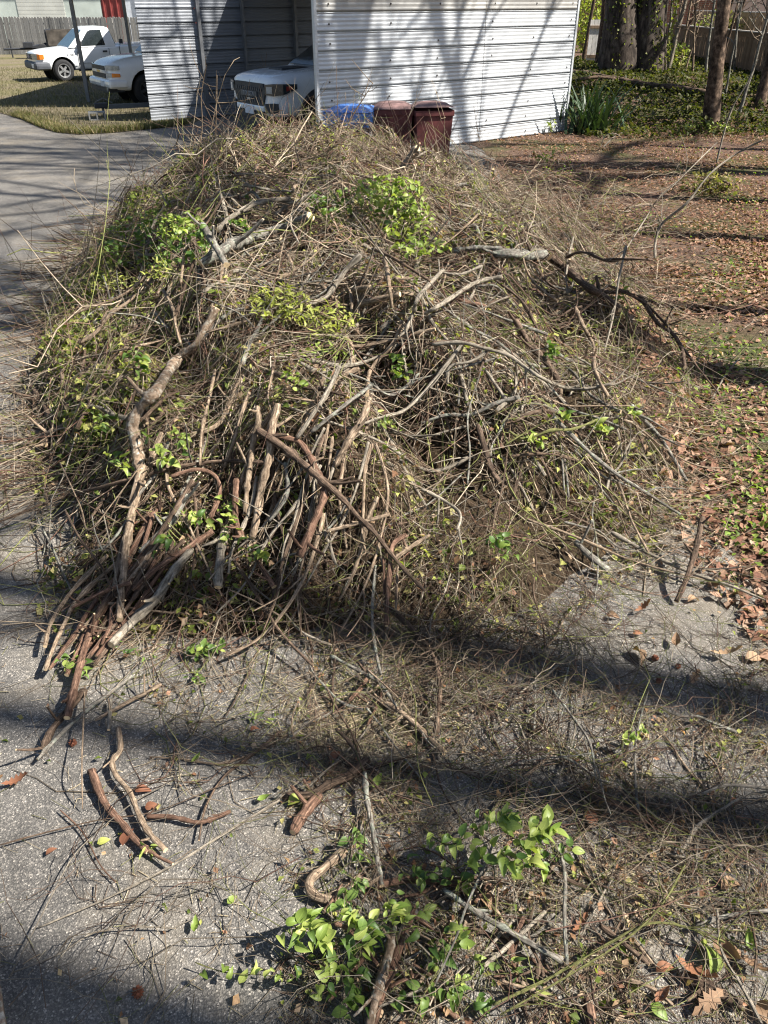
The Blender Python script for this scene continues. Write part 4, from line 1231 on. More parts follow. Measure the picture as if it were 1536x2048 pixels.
# left side of the near face
B('mottled', 22, 26, [(432, 615), (394, 686), (352, 722), (309, 780), (283, 813), (265, 852), (266, 888), (277, 923), (284, 945)], 'thick mottled branch curving down the left of the near face', .12)
B('tan', 19, 17, [(288, 932), (273, 979), (260, 1041), (251, 1106), (241, 1171), (239, 1240)], 'straight brown branch running down to a ragged tip above the stick bundle', .12)
B('pale', 21, 22, [(383, 1098), (345, 1148), (308, 1197), (265, 1243), (222, 1290)], 'pale thick log slanting at the right edge of the stick bundle', .10)
B('red', 15, 16, [(262, 1130), (200, 1232), (172, 1293), (161, 1329), (147, 1393), (134, 1436)], 'red-brown stick with a pale torn tip, longest of the bundle on the asphalt', .07)
B('red', 9, 7, [(262, 1165), (215, 1182), (143, 1216)], 'short reddish stick with a clean cut end jutting left from the bundle', .14)
B('tan', 8, 10, [(215, 1110), (147, 1179), (104, 1243), (90, 1293)], 'tan stick at the far left tip of the fanned bundle', .08)
B('tan', 9, 9, [(240, 1120), (157, 1196), (129, 1247), (107, 1300), (91, 1340)], 'tan stick second from the left in the fanned bundle', .07)
B('red', 10, 10, [(262, 1120), (186, 1207), (154, 1261), (122, 1307), (100, 1338)], 'reddish stick third from the left in the fanned bundle', .06)
B('dark', 13, 11, [(385, 962), (340, 1040), (290, 1110), (230, 1180), (190, 1240)], 'dark brown branch lying lengthwise behind the fanned bundle', .10)
B('tan', 14, 12, [(372, 990), (330, 1065), (290, 1125), (250, 1165), (205, 1215)], 'tan branch lying lengthwise beside the dark one in the bundle', .08)
B('red', 14, 10, [(425, 1062), (372, 1100), (310, 1140), (265, 1180)], 'russet branch crossing the top of the stick bundle', .12)
B('grey', 17, 13, [(372, 985), (350, 1030), (318, 1065), (280, 1105)], 'lichen-grey branch tucked above the russet one', .09)
B('dark', 9, 5, [(551, 927), (507, 923), (459, 922), (400, 927), (287, 950), (195, 976), (124, 995), (0, 1041), (-60, 1062)], 'long thin red-brown pole stretching off left over the asphalt', .10)
B('red', 10, 9, [(342, 953), (388, 940), (423, 946), (440, 966), (436, 998), (420, 1037)], 'hooked brown vine curling round left of the upright sticks', .13)
B('grey', 9, 9, [(265, 1350), (222, 1385), (179, 1415), (118, 1472), (75, 1519)], 'grey stick with a blunt end pointing to the lower left', .03)
B('dark', 15, 17, [(170, 1380), (136, 1422), (104, 1461), (88, 1496)], 'short dark shaggy stick end below the bundle', .03)
B('tan', 9, 8, [(322, 1368), (300, 1380), (265, 1400), (222, 1422), (190, 1440)], 'brown forked stick lying flat below the bundle', .03)
B('pale', 7, 8, [(222, 1398), (220, 1430), (217, 1460)], 'short pale peeled stub standing off the forked stick', .03)
B('tan', 12, 13, [(236, 1456), (240, 1500), (225, 1522), (233, 1551), (258, 1587), (276, 1630), (301, 1666), (331, 1700)], 'crooked tan branch winding over the open asphalt', .03)
B('red', 18, 15, [(183, 1542), (197, 1576), (215, 1612), (243, 1644), (269, 1676), (296, 1704)], 'stout red-brown stick lying alone on the open asphalt', .02)
B('red', 10, 9, [(294, 1633), (344, 1633), (390, 1644), (425, 1638), (462, 1622)], 'short brown piece with a pale split end, right of the crooked branch', .02)
B('tan', 4, 3, [(170, 1372), (166, 1470), (164, 1540), (165, 1618)], 'thin straight twig standing clear of the asphalt by its dark shadow', name='twig', lifts=(.04, .10, .12, .02))
B('pale', 6, 4, [(560, 1600), (430, 1679), (344, 1733), (215, 1797), (75, 1856)], 'long pale straight twig slanting across the open asphalt', .03, name='twig', lifts=(.03, .03, .03, .025, .01))
B('pale', 3.5, 3, [(18, 1955), (72, 1854), (110, 1780), (158, 1700), (260, 1610), (330, 1570)], 'thin pale whip crossing the asphalt from the lower left corner', .03, name='twig')
B('pale', 4, 3, [(25, 1945), (118, 1908), (190, 1865), (279, 1854), (351, 1857)], 'fine forked twig lying low on the bare asphalt at lower left', .02, name='twig', twigs=7, spread=.5)
B('red', 4, 3, [(120, 1620), (165, 1665), (200, 1730), (232, 1765)], 'short red-brown twig on the bare asphalt', .01, name='twig')
B('dark', 3.5, 2.5, [(0, 1690), (90, 1665), (200, 1640), (310, 1622), (420, 1580), (520, 1540)], 'dark flexible stem crossing beneath the crooked branch', .02, name='twig')
B('mottled', 24, 30, [(-14, 1895), (-6, 1960), (2, 2070)], 'mottled pale log end at the lower left corner', .04)
B('dark', 4, 3, [(500, 1340), (478, 1385), (452, 1432)], 'small dark stick lying alone on the sunny asphalt', .01, name='twig')
# upright sticks of the near face
B('tan', 15, 15, [(514, 813), (517, 845), (506, 878), (501, 927), (494, 976), (491, 1030)], 'knobbly tan upright stick, left of the two cut poles', .12)
B('tan', 17, 18, [(556, 808), (546, 858), (537, 910), (524, 976), (514, 1034), (504, 1076)], 'straight tan pole with a sawn top on the near face', .12)
B('red', 14, 15, [(473, 958), (468, 1002), (470, 1041), (484, 1075)], 'curved brown stub left of the cut poles', .13)
B('pale', 18, 21, [(450, 1060), (446, 1089), (442, 1132), (436, 1175)], 'pale thick stub pointing down at the foot of the near face', .09)
B('red', 9, 13, [(505, 1100), (524, 1135), (548, 1174)], 'red-brown rounded stick end at the foot of the near face', .10)
B('dark', 19, 8, [(515, 860), (553, 888), (589, 914), (621, 943), (654, 969), (683, 998), (712, 1031), (745, 1067), (781, 1109), (810, 1142), (851, 1183)], 'long brown vine crossing the near face diagonally down to the right', .17)
B('red', 12, 21, [(553, 871), (595, 881), (615, 907), (634, 943), (648, 976), (641, 1008), (625, 1050), (598, 1114)], 'dark reddish vine that thickens as it bends down beneath the diagonal one', .13)
B('pale', 8, 7, [(648, 1060), (658, 1090), (672, 1130)], 'thin pale stick below the bend of the dark vine', .09)
B('pale', 10, 11, [(679, 732), (654, 787), (628, 826), (594, 877)], 'straight pale grey stick leaning right at the top of the near face', .14)
B('grey', 7, 9, [(745, 768), (732, 780), (677, 819), (621, 865)], 'grey-brown stick lying parallel below the pale leaning one', .12)
B('tan', 9, 11, [(805, 640), (787, 683), (758, 718), (739, 744), (734, 790)], 'tan curved branch at the crown of the near face', .12)
B('tan', 14, 13, [(739, 797), (722, 836), (699, 875), (670, 933)], 'shaggy tan branch slanting down right of the pale stick', .13)
B('pale', 7, 8, [(677, 901), (668, 930), (660, 958)], 'short pale peg standing between the crossing vines', .12)
B('grey', 9, 9, [(570, 925), (576, 962), (573, 992), (556, 1018), (537, 1043)], 'grey bowed stick behind the diagonal vine', .12)
B('tan', 10, 10, [(654, 1062), (712, 1047), (778, 1029)], 'yellow-brown stick with a pale sharpened tip to the right', .13)
B('tan', 8, 10, [(859, 1070), (825, 1092), (788, 1118)], 'short stick with a pale tip crossing the end of the diagonal vine', .12)
B('red', 11, 11, [(813, 1070), (783, 1093), (779, 1138), (776, 1203), (773, 1252)], 'brown stick hanging down to the shadow in front of the pile', .13)
B('red', 6, 6, [(766, 1106), (768, 1150), (768, 1190)], 'thin russet stick left of the hanging brown stick', .12)
B('tan', 6, 6, [(795, 1132), (794, 1175), (792, 1218)], 'thin orange-tan stick right of the hanging brown stick', .12)
B('grey', 7, 8, [(752, 1130), (751, 1150), (743, 1236), (751, 1300), (762, 1352)], 'slim grey stick reaching from the pile down onto the asphalt', .08)
B('dark', 13, 14, [(769, 1207), (804, 1240), (844, 1282), (869, 1322), (879, 1372), (876, 1429), (872, 1468)], 'heavy dark red-brown branch arching over the shaded asphalt', .07)
B('grey', 8, 9, [(661, 1311), (715, 1340), (758, 1365), (794, 1415)], 'grey stick half in shade left of the heavy dark branch', .04)
B('tan', 13, 15, [(769, 1404), (804, 1429), (844, 1461), (889, 1507)], 'tan straight stick lying at the foot of the heavy dark branch', .03)
B('red', 10, 11, [(733, 1358), (718, 1380), (698, 1402)], 'stubby brown stick end catching sun on the asphalt', .04)
B('red', 6, 6, [(766, 1380), (752, 1415), (733, 1453)], 'thin russet stick forking away from the stubby end', .03)
B('dark', 22, 15, [(735, 1520), (700, 1551), (661, 1576), (625, 1583), (564, 1592)], 'broad strip of shaggy dark bark curving over the asphalt', .02, name='bark_strip')
B('red', 22, 26, [(640, 1590), (610, 1625), (585, 1665)], 'frayed red-brown bark strip pointing down left', .012, name='bark_strip')
B('grey', 11, 12, [(729, 1545), (736, 1598), (747, 1662), (758, 1737), (764, 1772)], 'grey smooth stick pointing toward the camera left of the leafy shoots', .05)
B('tan', 22, 18, [(690, 1700), (649, 1736), (620, 1764), (627, 1790), (668, 1800), (710, 1786)], 'curled loop of peeling red-brown bark near the leafy shoots', .03, name='bark_strip')
B('red', 16, 15, [(754, 1771), (813, 1760), (870, 1764), (930, 1768)], 'brown stick lying crosswise under the leafy shoots', .04)
B('mottled', 18, 20, [(786, 1850), (778, 1904), (762, 1963), (736, 2060)], 'mottled stick running out of the bottom of the picture', .05)
B('red', 18, 20, [(822, 1830), (800, 1900), (770, 1975), (745, 2060)], 'red-brown stick alongside the mottled one at the bottom', .03)
B('grey', 12, 13, [(887, 1779), (950, 1822), (1008, 1857), (1075, 1896), (1130, 1925)], 'grey-brown stick slanting right below the leafy shoots', .05)
B('red', 9, 8, [(668, 1846), (700, 1862), (727, 1896), (756, 1930)], 'thin bent brown stick under the lower leafy vine', .05)
B('grey', 6, 5, [(985, 1690), (965, 1740), (934, 1810), (911, 1877), (871, 1967)], 'slim grey whip rising through the leafy shoots', .12, name='twig')
B('grey', 8, 9, [(1119, 1690), (1131, 1759), (1129, 1829), (1134, 1930)], 'lichen-spotted straight stick pointing at the camera, right of the leafy shoots', .07)
B('grey', 13, 9, [(1391, 1856), (1436, 1836), (1506, 1826), (1600, 1815)], 'grey stick entering from the right edge near the oak leaves', .03)
B('dark', 24, 24, [(1368, 1950), (1419, 1974), (1485, 2010)], 'stout dark bark log beside the large oak leaf at lower right', .02)
B('dark', 12, 12, [(1199, 1850), (1244, 1888), (1299, 1929)], 'dark mossy stick lying at lower right', .03)
B('tan', 9, 9, [(1258, 1958), (1307, 1979), (1347, 2012)], 'short tan stick below the dark mossy one', .02)
B('pale', 6, 8, [(1434, 1820), (1443, 1899), (1481, 1969), (1530, 2060)], 'thin pale stick running past the oak leaves to the bottom right corner', .06)
B('green', 6, 5, [(985, 2010), (1100, 1955), (1209, 1892), (1300, 1847), (1385, 1858), (1450, 1885)], 'yellow-green vine snaking across the lower right', .08, name='vine', twigs=5, spread=.6)
B('green', 5, 4, [(1000, 2030), (1120, 1960), (1250, 1880), (1320, 1815), (1370, 1730)], 'green vine running beside the yellow-green one at lower right', .10, name='vine', twigs=5, spread=.6)
B('pale', 8, 7, [(1401, 1588), (1447, 1571), (1490, 1573), (1580, 1582)], 'pale bowed stick entering from the right edge', .08)
B('red', 24, 24, [(1176, 2000), (1182, 2040), (1190, 2090)], 'thick brown stub at the bottom edge', .02)
B('dark', 12, 11, [(1405, 1035), (1391, 1098), (1370, 1157), (1352, 1204)], 'rough dark stick standing up from the leaf edge beside its shadow', lifts=(.22, .16, .10, .02))
B('tan', 6, 7, [(1185, 860), (1201, 897), (1237, 965), (1262, 1037), (1297, 1105)], 'slim straight branch sloping down the right flank to the asphalt', .10, twigs=3)
B('grey', 9, 10, [(1262, 810), (1276, 829), (1323, 879), (1374, 963)], 'grey branch lying at the right edge where the leaf litter begins', .06, twigs=3)
B('grey', 13, 16, [(1150, 1082), (1169, 1101), (1217, 1142)], 'short grey log half under twigs at the right foot of the pile', .04)
# right-hand upper part
B('pale', 7, 8, [(864, 689), (922, 686), (968, 697), (1015, 711), (1050, 732), (1083, 757), (1129, 775), (1172, 779), (1225, 767)], 'pale wavy stick lying across the right of the pile', .15, twigs=4)
B('pale', 6, 7, [(895, 768), (900, 732), (943, 722), (975, 702)], 'pale hooked stick beneath the wavy one', .13)
B('green', 5, 7, [(1018, 862), (1050, 879), (1100, 861), (1147, 858), (1196, 839)], 'yellow-green curved stem with a pale leaf on the right flank', .15, name='vine')
B('green', 3, 3, [(1010, 890), (1060, 860), (1110, 838), (1180, 830), (1262, 812)], 'long thin light green runner above the curved stem', .17, name='vine')
B('pale', 8, 9, [(842, 978), (893, 1004), (922, 1030), (914, 1060)], 'pale crooked stick low on the right of the near face', .12, twigs=2)
B('tan', 8, 9, [(1150, 615), (1165, 650), (1187, 693), (1190, 738), (1216, 794)], 'tan bowed branch running down the right shoulder of the pile', .12, twigs=3)
B('dark', 14, 16, [(1030, 640), (1061, 689), (1090, 725), (1122, 770)], 'dark thick branch sloping down the right shoulder', .11)
B('dark', 12, 13, [(955, 850), (965, 879), (982, 936), (1000, 965)], 'dark branch hanging in the middle of the right face', .09)
B('grey', 17, 18, [(985, 507), (1030, 510), (1056, 513), (1092, 508)], 'pale grey log on the right ridge of the pile', .11)
B('dark', 18, 15, [(1100, 515), (1140, 543), (1174, 571), (1212, 597), (1240, 620)], 'black-brown log slanting down from the right ridge', .10)
B('pale', 6, 6, [(1146, 475), (1136, 529), (1131, 566)], 'short pale peg standing up on the right ridge', lifts=(.28, .16, .06))
B('pale', 5, 5, [(1252, 492), (1237, 564), (1227, 627), (1208, 706)], 'slim pale pole leaning on the right flank', lifts=(.45, .34, .22, .08), twigs=3)
B('dark', 6, 6, [(1133, 515), (1167, 505), (1216, 522), (1258, 515), (1305, 520)], 'dark limb reaching right from the ridge over the leaf litter', .30, twigs=4)
B('pale', 6.5, 3.5, [(1310, 518), (1312, 477), (1328, 445), (1373, 407), (1419, 348), (1471, 309), (1526, 280)], 'tall pale branch reaching up over the leaf litter at right', lifts=(.3, .45, .6, .8, 1.05, 1.2, 1.35), twigs=8, spread=1.3)
B('pale', 3.5, 2.5, [(1232, 530), (1290, 438), (1314, 400), (1349, 369), (1384, 334), (1435, 284)], 'thin pale whip parallel to the tall branch over the leaf litter', lifts=(.3, .5, .65, .8, .95, 1.1), twigs=5, spread=1.2)
B('dark', 9, 8, [(1279, 590), (1314, 644), (1349, 669), (1366, 700), (1370, 735)], 'dark arching branch at the right edge of the pile', .22, twigs=4)
B('dark', 7, 5, [(1215, 570), (1279, 600), (1335, 650), (1385, 720), (1440, 790)], 'long dark branch trailing off the right edge over the litter', .2, twigs=6)
B('pale', 4, 3, [(1422, 802), (1454, 745), (1480, 716)], 'thin pale twig lying on the leaf litter at the right edge', .05, name='twig')
B('pale', 9, 9, [(1005, 553), (947, 567), (888, 606), (850, 628)], 'pale branch forking left from the right ridge', .14, twigs=3)
B('pale', 6, 7, [(884, 545), (923, 548), (964, 531)], 'short pale bowed stick above the forking branch', .16)
B('pale', 9, 8, [(886, 540), (841, 591), (825, 628), (808, 668)], 'pale leaning stick at the centre of the pile', .17, twigs=2)
B('grey', 11, 11, [(905, 502), (950, 496), (1005, 497)], 'grey limb lying below the bright leaves', .12)
B('red', 15, 14, [(900, 600), (935, 606), (972, 615)], 'reddish log half buried right of centre', .10)
B('tan', 13, 14, [(708, 580), (742, 574)], 'short sawn log end at the centre of the pile, upper of two', .12)
B('tan', 14, 15, [(720, 608), (765, 597), (800, 588)], 'short sawn log at the centre of the pile, lower of two', .12)
B('pale', 12, 12, [(722, 510), (689, 544), (654, 591), (617, 608)], 'pale stick slanting left from below the bright leaves', .13)
B('tan', 8, 9, [(765, 498), (775, 544), (784, 616)], 'tan upright stick at the centre of the pile', .14)
B('dark', 6, 7, [(744, 497), (791, 520), (861, 563)], 'dark thin stick crossing the tan upright', .16)
B('grey', 16, 17, [(404, 448), (423, 481), (453, 530)], 'sawn grey log leaning on the left shoulder of the pile', .20)
B('pale', 11, 10, [(435, 460), (478, 423), (529, 403), (580, 398)], 'pale curved branch rising right behind the sawn grey log', .16)
B('grey', 24, 22, [(402, 528), (450, 500), (494, 477), (572, 454), (622, 433)], 'big grey lichen-covered log across the upper left of the pile', .10)
B('pale', 5, 5, [(625, 382), (603, 403), (580, 442), (599, 489)], 'thin pale crooked twig over the big grey log', .20, name='twig')
B('pale', 16, 14, [(836, 296), (820, 318), (804, 340)], 'pale split stick standing near the top of the pile', lifts=(.20, .14, .06))
B('tan', 8, 8, [(326, 580), (345, 617), (352, 650), (362, 690)], 'brown upright stick on the left shoulder', .14)
B('tan', 6, 6, [(368, 512), (364, 540), (361, 566)], 'short peg on the left shoulder above the upright stick', .18)
B('tan', 7, 4, [(500, 640), (420, 662), (330, 680), (240, 700), (150, 722), (60, 760)], 'long tan branch sweeping left along the flank', .12, twigs=6)
B('tan', 8, 6, [(430, 740), (418, 800), (405, 860), (400, 930)], 'slim brown upright at left of the near face', .13)
B('tan', 9, 8, [(498, 786), (485, 820), (470, 870), (448, 935)], 'brown upright stick left of the knobbly one', .13)
B('dark', 14, 12, [(62, 770), (85, 800), (100, 835), (112, 860)], 'dark charred-looking root at the left foot of the pile', .08)
B('tan', 17, 18, [(110, 858), (98, 875), (90, 890)], 'short sawn branch end showing pale wood at the left foot of the pile', .08)
B('pale', 4, 4, [(130, 855), (75, 872), (16, 897)], 'thin pale stick jutting left from the sawn end', .06, name='twig')
B('grey', 5, 7, [(70, 1030), (100, 1085), (118, 1125), (142, 1180)], 'grey crooked stick on the asphalt left of the bundle', .05, twigs=3)
B('dark', 6, 4, [(130, 1020), (160, 1075), (200, 1130), (225, 1180)], 'dark thin limb hanging left of the bundle', .15)
B('tan', 3.5, 3, [(120, 925), (160, 1010), (178, 1060), (230, 1000), (285, 925)], 'forked bare twig standing free at the left of the pile', .22, name='twig')
B('pale', 3, 2.5, [(205, 1020), (225, 1110), (240, 1200), (270, 1260), (305, 1360)], 'thin light whip looping down past the bundle', .14, name='twig')
B('tan', 5, 3, [(735, 1340), (790, 1390), (830, 1440)], 'thin pale rod crossing the heavy dark branch', .12, name='twig')
B('green', 3.5, 3, [(810, 1340), (830, 1400), (832, 1460), (838, 1540), (865, 1610)], 'thin yellow-green shoot bending toward the camera', .14, name='vine')
B('grey', 6, 5, [(1105, 1380), (1150, 1440), (1180, 1490), (1192, 1560)], 'grey bare twig standing among the loose vines at right', .10, name='twig', twigs=5)
B('dark', 5, 4, [(1000, 1190), (930, 1260), (880, 1290), (840, 1310)], 'dark thin limb crossing above the heavy dark branch', .12, name='twig', twigs=3)
for i, (a, b) in enumerate((((390, 330), (412, 130)), ((430, 280), (436, 150)), ((480, 250), (535, 105)), ((690, 270), (740, 165)), ((960, 290), (950, 210)))):
    lab = ('upright bare twig at the far left end of the ridge', 'short bare twig beside it on the far left ridge', 'bare forked twig standing up in front of the pickup grille', 'bare twig standing up in front of the blue bin', 'lone thin twig standing up before the white wall')[i]
    p = at(*a, 0.05); yy = p.y
    pts = [p]
    for t in (.35, .7, 1):
        q = on_plane(a[0] + (b[0] - a[0]) * t + brs.uniform(-10, 10), a[1] + (b[1] - a[1]) * t, y=yy); pts.append(q)
    base = pts[0].copy()
    o = link('twig', branch_mesh('twig', [q - base for q in pts], .008, .004, brs, 5, False), None, [BARK['tan'], M_CUT]); o.location = base; tag(o, lab, 'twig', 'upright twigs on the ridge')
    for _ in range(7):
        k = brs.randint(1, 3); s0 = pts[k - 1].lerp(pts[k], brs.random()) - base
        dd = Vector((brs.gauss(0, .8), brs.gauss(0, .5), abs(brs.gauss(.6, .4)))).normalized(); L = brs.uniform(.1, .4)
        link('side_twig', branch_mesh('side_twig', [s0, s0 + dd * L * .5, s0 + dd * L + Vector((brs.gauss(0, .05), 0, .03))], .0045, .002, brs, 4, False), o, [BARK['tan'], M_CUT])

# the rest of the fanned bundle
for j in range(14):
    t = brs.random(); x0, y0 = brs.uniform(250, 400), brs.uniform(1010, 1120); x1 = 95 + brs.uniform(0, 150); y1 = 1345 - (x1 - 95) * .45 + brs.uniform(-40, 30)
    B(brs.choice(['red', 'tan', 'dark', 'red']), brs.uniform(8, 13), brs.uniform(7, 11), [(x0, y0), (x0 * .62 + x1 * .38 + brs.uniform(-10, 10), y0 * .62 + y1 * .38), (x0 * .3 + x1 * .7 + brs.uniform(-8, 8), y0 * .3 + y1 * .7), (x1, y1)],
      'one of the many brown sticks packed inside the fanned bundle at lower left', brs.uniform(.02, .09), group='sticks packed in the fanned bundle')

# short bark pieces and broken sticks heaped under the leafy shoots at the bottom
for j in range(26):
    x0, y0 = brs.uniform(600, 1130), brs.uniform(1730, 2030); a = brs.uniform(0, 3.14); l = brs.uniform(35, 120)
    B(brs.choice(['red', 'dark', 'red', 'tan', 'grey']), brs.uniform(5, 17), brs.uniform(4, 12), [(x0, y0), (x0 + l * .5 * math.cos(a) + brs.uniform(-6, 6), y0 + l * .5 * math.sin(a)), (x0 + l * math.cos(a), y0 + l * math.sin(a))],
      'one of the short bark pieces heaped under the leafy shoots at the bottom', brs.uniform(.004, .04), name='bark_piece', group='short bark pieces at the bottom')

# middling sticks that look alike, zone by zone
ZONES = [('on the left flank of the pile', (40, 420, 480, 900)), ('on the upper left ridge', (380, 640, 290, 480)), ('on the upper right ridge', (680, 1080, 300, 520)), ('at the centre of the pile', (450, 850, 500, 760)),
         ('on the right face of the pile', (850, 1200, 560, 860)), ('low on the right flank', (900, 1300, 800, 1080)), ('on the near face', (330, 760, 760, 1060)), ('over the asphalt before the pile', (560, 1150, 1240, 1540)), ('over the lower right asphalt', (860, 1500, 1420, 2000))]
KN = {'tan': 'tan', 'grey': 'grey', 'pale': 'pale', 'dark': 'dark brown'}
for zi, (zn, (x0, x1, y0, y1)) in enumerate(ZONES):
    for j in range(33):
        kd = ('tan', 'grey', 'pale', 'dark')[brs.randint(0, 3)]
        a = brs.uniform(x0, x1); b = brs.uniform(y0, y1)
        p0 = at(a, b, brs.uniform(.0, .08))
        ang = (-1.75 + brs.gauss(0, .35)) if zi == 6 else brs.gauss(1.3, .7) if brs.random() < .6 else brs.uniform(0, 6.28)
        L = brs.uniform(.35, 1.1) * (1 if b < 1200 else .6); n = 5
        q = []; x, y = p0.x, p0.y; off = brs.uniform(.02, .09) if b < 1200 else brs.uniform(.005, .05)
        for k in range(n):
            z = max(float(pile_h(x, y)), ground_z(x, y)) + off + brs.gauss(0, .012)
            q.append(Vector((x, y, max(z, .008)))); ang += brs.gauss(0, .22); x += math.cos(ang) * L / (n - 1); y += math.sin(ang) * L / (n - 1)
        zz = [v.z for v in q]
        for k in range(1, n - 1): q[k].z = max(q[k].z * .5, .5 * q[k].z + .5 * (zz[0] + (zz[-1] - zz[0]) * k / (n - 1)))
        r = brs.uniform(.005, .011) * (1 if b < 1200 else .7)
        r *= 1.6 if zi in (0, 1, 2, 3) else 1.25 if zi in (4, 6) else 1
        base = q[0].copy()
        o = link('stick', branch_mesh('stick', [v - base for v in q], r, r * .5, brs, 6, True), None, [BARK[kd], M_CUT]); o.location = base
        if b < 1200:
            for _ in range(2):
                k = brs.randint(1, n - 1); s0 = q[k - 1].lerp(q[k], brs.random()) - base; t = (q[k] - q[k - 1]).normalized()
                dd = (t + Vector((brs.gauss(0, .7), brs.gauss(0, .7), abs(brs.gauss(.3, .4))))).normalized(); l = L * brs.uniform(.2, .45)
                link('side_twig', branch_mesh('side_twig', [s0, s0 + dd * l * .5, s0 + dd * l + Vector((brs.gauss(0, .04), brs.gauss(0, .04), brs.gauss(0, .03)))], r * .5, r * .25, brs, 4, False, False), o, [BARK[kd], M_CUT])
        tag(o, f'one of the loose {KN[kd]} sticks tangled {zn}', 'stick', f'loose {KN[kd]} sticks {zn}')

# ------------------------------------------------------------------ leaves
def leaf_mesh(name, L=1.0, W=.55, fold=.18, curl=.25, lobes=None, n=6):
    """a leaf along +x, folded on its midrib and curled; lobes gives an oak outline"""
    V = []; UV = []; F = []
    for i in range(n + 1):
        t = i / n
        w = W * .5 * math.sin(math.pi * min(1, t ** .75 * 1.0)) ** .8 if lobes is None else lobes[i]
        z = -curl * (t - .35) ** 2
        V += [(t * L, 0, z), (t * L - (.05 if lobes else 0), w, z + fold * w), (t * L - (.05 if lobes else 0), -w, z + fold * w)]
        UV += [(.5, t), (1, t), (0, t)]
    for i in range(n):
        a, b = i * 3, i * 3 + 3
        F += [(a, b, b + 1, a + 1), (a, a + 2, b + 2, b)]
    return mesh_np(name, V, F, uv=UV)
LEAF = [leaf_mesh('leaf', 1, w, f, c) for w, f, c in ((.6, .35, .4), (.55, .8, .8), (.62, .25, -.5), (.5, .6, 1.3), (.58, 1.1, .5))]
LANCE = [leaf_mesh('leaf', 1, .26, .3, c) for c in (.2, .6, -.3)]
def leaf_set(base, mat):
    out = []
    for m in base: c = m.copy(); c.materials.append(mat); out.append(c)
    return out
LS = {'bright': leaf_set(LEAF, M_LEAF_BRIGHT), 'deep': leaf_set(LEAF, M_LEAF_DEEP), 'yellow': leaf_set(LANCE, M_LEAF_YELLOW), 'lance': leaf_set(LANCE, M_LEAF_BRIGHT), 'lance_deep': leaf_set(LANCE, M_LEAF_DEEP)}
lrs = random.Random(21)
def leaf_rot():
    return Matrix.Rotation(lrs.uniform(0, 6.283), 4, 'Z') @ Matrix.Rotation(lrs.gauss(-.1, .5), 4, 'Y') @ Matrix.Rotation(lrs.gauss(0, .6), 4, 'X')

def sprig(pix, lifts, n, size, kind, label, name='leafy_shoot', stem='green', r=.0022, both=True, group=None, spread=1.0):
    pts = [at(a, b, l) for (a, b), l in zip(pix, lifts)]
    base = pts[0].copy()
    e = empty(name, base, 0, label, 'leafy shoot', group)
    link('stem', branch_mesh('stem', [p - base for p in pts], r, r * .5, lrs, 5, False), e, [BARK[stem], M_CUT])
    path = smooth_path(pts, 6)
    n = int(n * 1.9); size *= .95
    for i in range(n):
        t = lrs.uniform(.08, 1.0) * (len(path) - 1); k = min(len(path) - 2, int(t)); p = path[k].lerp(path[k + 1], t - k) - base
        d = (path[k + 1] - path[k]).normalized()
        a = math.atan2(d.y, d.x) + lrs.choice((-1, 1)) * lrs.uniform(.4, 1.3)
        M4 = Matrix.Rotation(a, 4, 'Z') @ Matrix.Rotation(lrs.gauss(-.15, .5), 4, 'Y') @ Matrix.Rotation(lrs.gauss(0, .5), 4, 'X')
        s = size * lrs.uniform(.35, 1.2)
        o = link('leaf', lrs.choice(LS[kind if lrs.random() < .75 else {'bright': 'deep', 'deep': 'bright', 'lance': 'lance_deep', 'lance_deep': 'lance'}.get(kind, kind)]), e)
        off = Vector((lrs.gauss(0, 1), lrs.gauss(0, 1), lrs.gauss(.4, .6))) * size * .35 * spread
        o.matrix_local = Matrix.Translation(p + off) @ M4 @ Matrix.Diagonal((s, s, s, 1))
        pw = p.z + off.z + base.z
        if pw < .015: o.location.z += .02 - pw
    return e
# near shoots with large leaves
sprig([(850, 1660), (900, 1690), (960, 1655), (1010, 1640), (1060, 1640)], (.14, .22, .27, .29, .3), 22, .058, 'bright', 'bright leafy shoot nearest the picture centre, its tip reaching right', r=.0028)
sprig([(905, 1740), (980, 1710), (1040, 1690), (1085, 1668), (1102, 1660)], (.10, .18, .24, .27, .28), 20, .058, 'bright', 'bright leafy shoot below the first, ending at the right in pointed leaves', r=.0028)
sprig([(560, 1830), (600, 1860), (650, 1870), (700, 1885), (735, 1910)], (.14, .16, .14, .1, .06), 20, .052, 'bright', 'bright leafy vine low at left of the bottom stick', r=.0025)
sprig([(390, 1925), (450, 1945), (520, 1950), (590, 1955)], (.05, .05, .07, .08), 9, .045, 'bright', 'leafy runner lying out on the bare asphalt beside its dark shadow', r=.0018)
sprig([(775, 1800), (790, 1830), (815, 1850), (850, 1830)], (.12, .15, .14, .12), 16, .048, 'bright', 'leafy tuft at the centre of the bottom shoots')
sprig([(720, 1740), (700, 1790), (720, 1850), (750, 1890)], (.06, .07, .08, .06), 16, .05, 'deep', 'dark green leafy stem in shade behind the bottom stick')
sprig([(700, 1640), (720, 1690), (735, 1720)], (.05, .08, .06), 9, .045, 'deep', 'dark leafy stem beside the smooth grey stick')
sprig([(860, 1880), (880, 1920), (850, 1980), (800, 2010)], (.08, .08, .06, .04), 14, .05, 'deep', 'dark green leaves at the bottom edge right of the mottled stick')
sprig([(905, 1850), (920, 1880), (960, 1930)], (.10, .10, .08), 9, .045, 'bright', 'few bright leaves beside the slim grey whip')
sprig([(1090, 1690), (1100, 1720), (1145, 1700)], (.06, .08, .10), 7, .045, 'deep', 'small leafy stem by the lichen-spotted stick')
sprig([(1230, 1500), (1260, 1480), (1290, 1465)], (.08, .10, .1), 10, .04, 'bright', 'small green leaf cluster among the loose vines at right', spread=.8)
